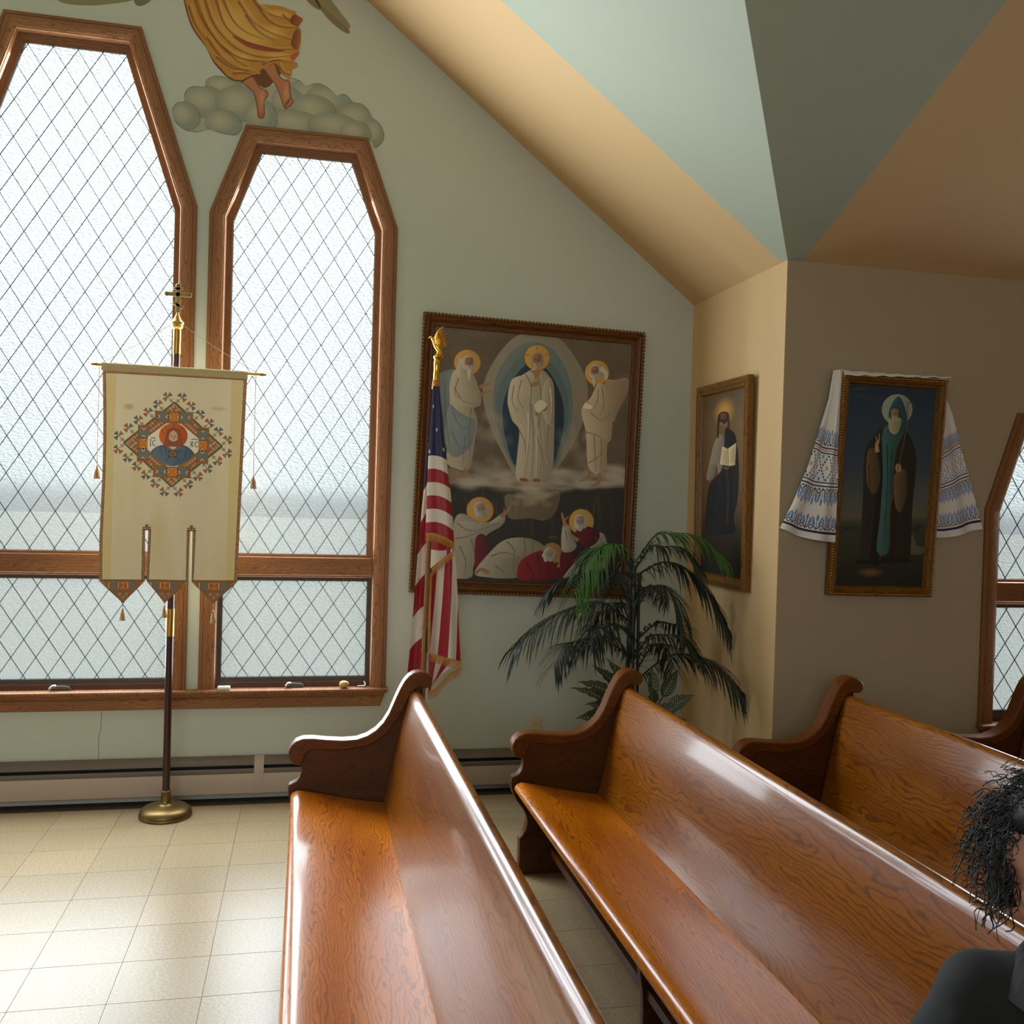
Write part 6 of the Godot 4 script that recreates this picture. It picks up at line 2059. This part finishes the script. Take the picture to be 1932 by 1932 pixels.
func small_things():
	var n := thing("wall_outlet", "ivory wall outlet with two sockets, behind the second pew's armrest", "outlet", Vector3(1.371, 0.362, 0.0))
	var ivory := mat(Color(0.80, 0.72, 0.58), 0.4)
	var g := Geo.new()
	g.extrude(v2([-0.035, -0.058, 0.035, -0.058, 0.035, 0.058, -0.035, 0.058]), Transform3D(), 0.006, 0.0025)
	obj("plate", g, ivory, n)
	for y in [0.024, -0.024]:
		g = Geo.new()
		var p := PackedVector2Array()
		for k in 24:
			var a := TAU * k / 24
			p.append(Vector2(0.0165 * cos(a), clampf(0.0165 * sin(a), -0.0135, 0.0135) + y))
		g.extrude(p, Transform3D(Basis(), Vector3(0, 0, 0.004)), 0.004, 0.001)
		var s := obj("socket", g, ivory, n)
		g = Geo.new()
		for x in [-0.006, 0.006]:
			g.box(Vector3(x, y + 0.003, 0.0083), Vector3(0.0022, 0.0085, 0.0006))
		g.lathe(v2([0, 0, 0.0026, 0, 0.0026, 0.0006, 0, 0.0006]), Transform3D(Basis(Vector3.RIGHT, PI / 2), Vector3(0, y - 0.008, 0.008)), 12)
		obj("slot", g, M.came, s)
	g = Geo.new()
	g.lathe(v2([0, 0, 0.003, 0, 0.0025, 0.001, 0, 0.0013]), Transform3D(Basis(Vector3.RIGHT, PI / 2), Vector3(0, 0, 0.006)), 12)
	obj("screw", g, M.steel, n)
	# a small white box on the sill
	n = thing("sensor_box", "small white plastic box lying on the window sill left of the winder", "box", Vector3(-0.423, 0.6152, 0.020))
	g = Geo.new()
	g.extrude(v2([-0.034, 0, 0.034, 0, 0.034, 0.014, 0.031, 0.018, -0.031, 0.018, -0.034, 0.014]), Transform3D(Basis(), Vector3(0, 0, -0.022)), 0.044, 0.003)
	obj("case", g, mat(Color(0.86, 0.85, 0.82), 0.4), n)
	g = Geo.new()
	for k in 3:
		g.box(Vector3(-0.012 + k * 0.012, 0.0185, -0.004), Vector3(0.007, 0.001, 0.003 + 0.002 * (k % 2)))
	obj("print", g, M.came, n)
	# a decorated egg
	n = thing("painted_egg", "gold and blue painted egg lying on the window sill near its right end", "egg", Vector3(0.236, 0.6152, 0.024))
	var a := Art.new(256, 128, Color(0.80, 0.66, 0.36))
	for k in 12:
		a.mist(Vector2(rng.randf_range(0, 256), rng.randf_range(0, 128)), 26, 12, a.c8(110, 150, 190, 0.8) if k % 2 else a.c8(150, 100, 40, 0.6))
	for k in 9:
		a.stroke([k * 30, 0, k * 30 + 14, 60, k * 30, 128], 3, 3, a.c8(120, 84, 36, 0.8))
	g = Geo.new()
	g.smooth()
	var prof := PackedVector2Array()
	for k in 17:
		var t := PI * k / 16
		prof.append(Vector2((0.0205 + 0.0022 * cos(t)) * sin(t), -0.029 * cos(t)))
	g.lathe(prof, Transform3D(Basis(Vector3.BACK, -PI / 2), Vector3(0, 0.0212, 0)), 24)
	var em := print_mat(a, 0.2)
	em.uv1_scale = Vector3(0.16, 16, 1)
	obj("shell", g, em, n)
	# the casement's catch
	g = Geo.new()
	g.tube(curvy3(PackedVector3Array([Vector3(0.315, 0.619, -0.005), Vector3(0.335, 0.621, 0.004), Vector3(0.352, 0.624, 0.010), Vector3(0.358, 0.632, 0.004), Vector3(0.350, 0.644, -0.012)]), 4), 0.0042, 8)
	obj("catch", g, M.steel, get_node("window_2"))

# ------------------------------------------------------------------ the person in the second pew

# a skin over tapered bones: [from, to, radius, radius] joined by a smooth minimum, meshed as surface nets
func nets(g: Geo, bones: Array, blend: float, cell: float, uv_scale := 1.0):
	var lo := Vector3(INF, INF, INF)
	var hi := -lo
	for b in bones:
		var r := maxf(b[2], b[3]) + blend + cell * 2
		lo = lo.min(b[0] - Vector3.ONE * r).min(b[1] - Vector3.ONE * r)
		hi = hi.max(b[0] + Vector3.ONE * r).max(b[1] + Vector3.ONE * r)
	var nx := int((hi.x - lo.x) / cell) + 2
	var ny := int((hi.y - lo.y) / cell) + 2
	var nz := int((hi.z - lo.z) / cell) + 2
	var f := PackedFloat32Array()
	f.resize(nx * ny * nz)
	f.fill(1.0)
	for b in bones:
		var a: Vector3 = b[0]
		var ab: Vector3 = b[1] - a
		var l2 := maxf(ab.length_squared(), 1e-9)
		var r := maxf(b[2], b[3]) + blend + cell * 1.5
		var p0 := ((a.min(b[1]) - Vector3.ONE * r - lo) / cell).floor().max(Vector3.ZERO)
		var p1 := ((a.max(b[1]) + Vector3.ONE * r - lo) / cell).ceil()
		var squash: Vector3 = b[4] if b.size() > 4 else Vector3.ONE
		for k in range(int(p0.z), mini(nz, int(p1.z) + 1)):
			for j in range(int(p0.y), mini(ny, int(p1.y) + 1)):
				var row := (k * ny + j) * nx
				for i in range(int(p0.x), mini(nx, int(p1.x) + 1)):
					var p := lo + Vector3(i, j, k) * cell - a
					var t := clampf(p.dot(ab) / l2, 0, 1)
					var d := ((p - ab * t) * squash).length() - lerpf(b[2], b[3], t)
					var o := f[row + i]
					var h := maxf(blend - absf(o - d), 0.0) / blend
					f[row + i] = minf(o, d) - h * h * blend * 0.25
	var at := {}
	var verts := PackedVector3Array()
	for k in nz - 1:
		for j in ny - 1:
			for i in nx - 1:
				var c := (k * ny + j) * nx + i
				var v := [f[c], f[c + 1], f[c + nx], f[c + nx + 1], f[c + nx * ny], f[c + nx * ny + 1], f[c + nx * ny + nx], f[c + nx * ny + nx + 1]]
				var inside := 0
				for q in v:
					if q < 0:
						inside += 1
				if inside == 0 or inside == 8:
					continue
				var sum := Vector3.ZERO
				var n := 0
				for e in [[0, 1], [2, 3], [4, 5], [6, 7], [0, 2], [1, 3], [4, 6], [5, 7], [0, 4], [1, 5], [2, 6], [3, 7]]:
					var va: float = v[e[0]]
					var vb: float = v[e[1]]
					if (va < 0) != (vb < 0):
						var t := va / (va - vb)
						var pa := Vector3(e[0] & 1, (e[0] >> 1) & 1, e[0] >> 2)
						var pb := Vector3(e[1] & 1, (e[1] >> 1) & 1, e[1] >> 2)
						sum += pa.lerp(pb, t)
						n += 1
				at[c] = verts.size()
				verts.append(lo + (Vector3(i, j, k) + sum / n) * cell)
	g.smooth()
	var sx := 1
	var sy := nx
	var sz := nx * ny
	for c in at:
		for d in [[sx, sy, sz], [sy, sz, sx], [sz, sx, sy]]:
			# the edge that leaves this cell's corner along d[0], ringed by four cells
			var e: int = c
			var n0 := f[e]
			var n1 := f[e + d[0]]
			if (n0 < 0) == (n1 < 0):
				continue
			if not (at.has(c - d[1]) and at.has(c - d[2]) and at.has(c - d[1] - d[2])):
				continue
			var q := [verts[at[c]], verts[at[c - d[1]]], verts[at[c - d[1] - d[2]]], verts[at[c - d[2]]]]
			if n0 < 0:
				g.quad(q[3], q[2], q[1], q[0], Vector2(q[3].x, q[3].y) * uv_scale, Vector2(q[2].x, q[2].y) * uv_scale, Vector2(q[1].x, q[1].y) * uv_scale, Vector2(q[0].x, q[0].y) * uv_scale)
			else:
				g.quad(q[0], q[1], q[2], q[3], Vector2(q[0].x, q[0].y) * uv_scale, Vector2(q[1].x, q[1].y) * uv_scale, Vector2(q[2].x, q[2].y) * uv_scale, Vector2(q[3].x, q[3].y) * uv_scale)


func person():
	var n := thing("person", "seated person with a cloud of dark curly hair, wearing a black jacket", "person", Vector3(1.22, 0, 4.26))
	var off := n.position
	var fw := Vector3(-0.68, 0, 0.73).normalized()      # the way the head and chest face
	var rt := fw.cross(Vector3.UP).normalized()          # the person's right
	var up := Vector3.UP
	var head := Vector3(1.185, 1.160, 4.215) - off
	var hd := func(x: float, y: float, z: float) -> Vector3: return head + rt * x + up * y + fw * z
	var neck := Vector3(1.225, 0.985, 4.225) - off
	var chest := Vector3(1.250, 0.84, 4.235) - off
	var hip := Vector3(1.245, 0.505, 4.245) - off
	var sh := [neck + rt * 0.150 + up * -0.060, neck - rt * 0.150 + up * -0.060]
	var elbow := [Vector3(1.015, 0.70, 4.05) - off, Vector3(1.27, 0.68, 4.52) - off]
	var wrist := [Vector3(0.90, 0.625, 4.19) - off, Vector3(1.06, 0.625, 4.40) - off]
	var hips := [hip + Vector3(-0.02, 0, -0.085), hip + Vector3(-0.02, 0, 0.085)]
	var knee := [Vector3(0.805, 0.525, 4.10) - off, Vector3(0.81, 0.525, 4.37) - off]
	var ankle := [Vector3(0.80, 0.10, 4.10) - off, Vector3(0.815, 0.10, 4.38) - off]
	var skin := mat(Color(0.74, 0.53, 0.44), 0.5)
	skin.subsurf_scatter_enabled = true
	skin.subsurf_scatter_strength = 0.1
	# body: one continuous skin
	var g := Geo.new()
	var bones := [[neck, chest, 0.06, 0.12], [chest, hip, 0.12, 0.12], [sh[0], sh[1], 0.05, 0.05]]
	for s in 2:
		bones.append_array([[sh[s], elbow[s], 0.046, 0.038], [elbow[s], wrist[s], 0.037, 0.025], [hips[s], knee[s], 0.080, 0.052], [knee[s], ankle[s], 0.052, 0.036], [ankle[s] - Vector3(0, 0.03, 0), ankle[s] + Vector3(-0.13, -0.065, 0), 0.036, 0.026]])
	nets(g, bones, 0.03, 0.02)
	# head and face
	bones = [[hd.call(0, 0.035, -0.018), hd.call(0, 0.030, -0.005), 0.094, 0.090, Vector3(1.0, 0.92, 1.0)], [hd.call(0, -0.045, 0.020), hd.call(0, -0.085, 0.040), 0.062, 0.040], [hd.call(0, -0.105, 0.062), hd.call(0, -0.105, 0.064), 0.020, 0.020],
		[hd.call(-0.045, -0.05, 0.0), hd.call(-0.012, -0.10, 0.05), 0.030, 0.022], [hd.call(0.045, -0.05, 0.0), hd.call(0.012, -0.10, 0.05), 0.030, 0.022], [hd.call(-0.036, -0.028, 0.062), hd.call(-0.040, -0.032, 0.058), 0.022, 0.022], [hd.call(0.036, -0.028, 0.062), hd.call(0.040, -0.032, 0.058), 0.022, 0.022],
		[hd.call(-0.040, 0.022, 0.074), hd.call(0.040, 0.022, 0.074), 0.012, 0.012], [hd.call(0, 0.010, 0.088), hd.call(0, -0.034, 0.110), 0.008, 0.011], [hd.call(-0.013, -0.038, 0.096), hd.call(0.013, -0.038, 0.096), 0.008, 0.008],
		[hd.call(-0.018, -0.068, 0.086), hd.call(0.018, -0.068, 0.086), 0.007, 0.007], [hd.call(-0.015, -0.079, 0.085), hd.call(0.015, -0.079, 0.085), 0.0075, 0.0075],
		[hd.call(0, -0.075, -0.02), neck, 0.052, 0.056], [neck, neck - up * 0.05, 0.058, 0.07]]
	for e in [-1, 1]:
		bones.append([hd.call(e * 0.088, 0.012, -0.010), hd.call(e * 0.086, -0.028, -0.004), 0.013, 0.010, Vector3(1, 1, 1)])
	nets(g, bones, 0.012, 0.0055)
	# hands: a palm, four fingers curled over the thigh, and a thumb
	for s in 2:
		var e := 1.0 if s == 0 else -1.0
		var w: Vector3 = wrist[s]
		var d := (Vector3(-0.90, -0.15, 0.10 * e)).normalized()
		var across := Vector3(0, 0, -1) * e
		var down := Vector3(0, -1, 0)
		bones = [[w, w + d * 0.045, 0.024, 0.026], [w + d * 0.045 - across * 0.022, w + d * 0.085 - across * 0.028, 0.019, 0.013], [w + d * 0.045 + across * 0.02, w + d * 0.078 + across * 0.030, 0.019, 0.012], [w + d * 0.05, w + d * 0.088, 0.022, 0.013]]
		for k in 4:
			var root := w + d * (0.086 - 0.004 * absf(k - 1.3)) + across * (-0.030 + 0.020 * k)
			var l: float = [0.038, 0.043, 0.040, 0.031][k]
			var m1 := root + d * l + down * 0.006
			var m2 := m1 + (d * 0.75 + down * 0.55).normalized() * l * 0.66
			var m3 := m2 + (d * 0.45 + down * 0.85).normalized() * l * 0.5
			bones.append_array([[root, m1, 0.0098, 0.0090], [m1, m2, 0.0088, 0.0080], [m2, m3, 0.0080, 0.0068]])
		var t0 := w + d * 0.022 - across * 0.024
		var t1 := t0 + (d * 0.6 - across * 0.8).normalized() * 0.040
		var t2 := t1 + (d * 0.95 - across * 0.25).normalized() * 0.032
		bones.append_array([[t0, t1, 0.0125, 0.0105], [t1, t2, 0.0100, 0.0082]])
		nets(g, bones, 0.006, 0.0040)
	obj("body", g, skin, n)
	# eyes, brows
	for e in [-1, 1]:
		g = Geo.new()
		g.ball(hd.call(e * 0.032, 0.004, 0.072), Vector3.ONE * 0.0125, 14)
		var eye := obj("eye", g, mat(Color(0.80, 0.77, 0.73), 0.2), n)
		g = Geo.new()
		g.ball(hd.call(e * 0.031, 0.003, 0.0815), Vector3.ONE * 0.0052, 10)
		obj("iris", g, mat(Color(0.10, 0.06, 0.04), 0.15), eye)
		g = Geo.new()
		g.tube(curvy3(PackedVector3Array([hd.call(e * 0.014, 0.022, 0.090), hd.call(e * 0.034, 0.029, 0.084), hd.call(e * 0.054, 0.020, 0.066)]), 4), PackedFloat32Array([0.003, 0.004, 0.0045, 0.0045, 0.0045, 0.004, 0.0035, 0.003, 0.001]), 6)
		obj("eyebrow", g, M.hair, n)
	g = Geo.new()
	g.tube(curvy3(PackedVector3Array([hd.call(-0.022, -0.074, 0.086), hd.call(0, -0.073, 0.0925), hd.call(0.022, -0.074, 0.086)]), 4), 0.0045, 8)
	obj("mouth", g, mat(Color(0.55, 0.30, 0.27), 0.45), n)
	# hair: a cap, and curls that stand away from it
	g = Geo.new()
	nets(g, [[hd.call(0, 0.042, -0.030), hd.call(0, 0.0, -0.050), 0.099, 0.094], [hd.call(-0.080, 0.03, -0.02), hd.call(-0.088, -0.06, -0.035), 0.032, 0.030], [hd.call(0.080, 0.03, -0.02), hd.call(0.088, -0.06, -0.035), 0.032, 0.030], [hd.call(-0.045, 0.088, 0.040), hd.call(0.045, 0.088, 0.040), 0.030, 0.030], [hd.call(0, -0.05, -0.075), hd.call(0, -0.10, -0.075), 0.070, 0.055]], 0.025, 0.010)
	var hair := obj("hair", g, M.hair, n)
	g = Geo.new()
	var done := 0
	while done < 1700:
		var d := Vector3(rng.randfn(), rng.randfn() * 0.9 + 0.12, rng.randfn()).normalized()
		var lx := d.dot(rt)
		var lz := d.dot(fw)
		# the face stays free
		if lz > 0.45 and absf(lx) < 0.62 and d.y < 0.62:
			continue
		if d.y < -0.75:
			continue
		done += 1
		var c := head + up * 0.035 - fw * 0.025
		var root := c + Vector3(d.x, d.y * 0.95, d.z) * rng.randf_range(0.080, 0.115)
		var long := rng.randf_range(0.025, 0.072)
		var s := d.cross(Vector3(0.3, 0.8, -0.5)).normalized()
		var s2 := s.cross(d)
		var p := PackedVector3Array()
		var turns := rng.randf_range(1.0, 3.2)
		var ph := rng.randf() * TAU
		var rad := rng.randf_range(0.004, 0.013)
		for k in 15:
			var t := k / 14.0
			var a := ph + turns * TAU * t
			p.append(root + d * long * t + (s * cos(a) + s2 * sin(a)) * rad * (0.3 + 0.7 * t) + Vector3(0, -0.035 * t * t, 0))
		g.tube(p, rng.randf_range(0.0005, 0.0012), 4, false)
	obj("curls", g, M.hair, hair)
	# jacket: body and sleeves, with a standing collar, closed in front, some creases
	g = Geo.new()
	bones = [[neck - up * 0.055, chest, 0.085, 0.135, Vector3(1, 1, 1)], [chest, hip + up * 0.02, 0.145, 0.158], [sh[0], sh[1], 0.056, 0.056], [sh[0] + rt * 0.008, neck + rt * 0.03 - up * 0.005, 0.056, 0.05], [sh[1] - rt * 0.008, neck - rt * 0.03 - up * 0.005, 0.056, 0.05], [chest + rt * 0.08, chest - rt * 0.08, 0.112, 0.112]]
	for s in 2:
		bones.append_array([[sh[s], elbow[s], 0.062, 0.052], [elbow[s], wrist[s], 0.055, 0.040]])
		for k in 5:
			var t := 0.2 + 0.17 * k
			var c: Vector3 = sh[s].lerp(elbow[s], t)
			bones.append([c + fw * 0.05 + up * 0.01, c - fw * 0.03 - up * 0.02 + rt * (0.05 if s == 0 else -0.05), 0.018, 0.012])
	nets(g, bones, 0.022, 0.0125)
	var jacket := obj("jacket", g, M.jacket, n)
	g = Geo.new()
	for k in 26:
		var a0 := TAU * k / 26
		var a1 := TAU * (k + 1) / 26
		if cos((a0 + a1) / 2) > 0.93:
			continue
		g.smooth()
		var q := []
		for a in [a0, a1]:
			var d := fw * cos(a) + rt * sin(a)
			q.append([neck + d * 0.080 - up * 0.02, neck + d * 0.088 + up * 0.035, neck + d * 0.100 + up * 0.030, neck + d * 0.128 - up * 0.03])
		for j in 3:
			g.quad(q[0][j], q[1][j], q[1][j + 1], q[0][j + 1])
	obj("collar", g, M.jacket, jacket)
	g = Geo.new()
	g.tube(curvy3(PackedVector3Array([neck + fw * 0.100 - up * 0.03, chest + fw * 0.152, chest.lerp(hip, 0.5) + fw * 0.166, hip + fw * 0.16 + up * 0.04]), 6), 0.004, 6)
	obj("zip", g, M.came, jacket)
	# trousers and shoes
	g = Geo.new()
	bones = [[hips[0], hips[1], 0.125, 0.125]]
	for s in 2:
		bones.append_array([[hips[s], knee[s], 0.100, 0.075], [knee[s], ankle[s] + up * 0.02, 0.074, 0.060]])
	nets(g, bones, 0.03, 0.016)
	obj("trousers", g, mat(Color(0.075, 0.075, 0.09), 0.85), n)
	for s in 2:
		g = Geo.new()
		var a: Vector3 = ankle[s]
		nets(g, [[a + Vector3(0.02, -0.055, 0), a + Vector3(-0.15, -0.062, 0), 0.044, 0.036], [a, a + Vector3(0.01, -0.05, 0), 0.048, 0.046]], 0.02, 0.009)
		g.box(a + Vector3(-0.06, -0.088, 0), Vector3(0.26, 0.02, 0.084), 0.006)
		obj("shoe", g, mat(Color(0.06, 0.055, 0.055), 0.5), n)
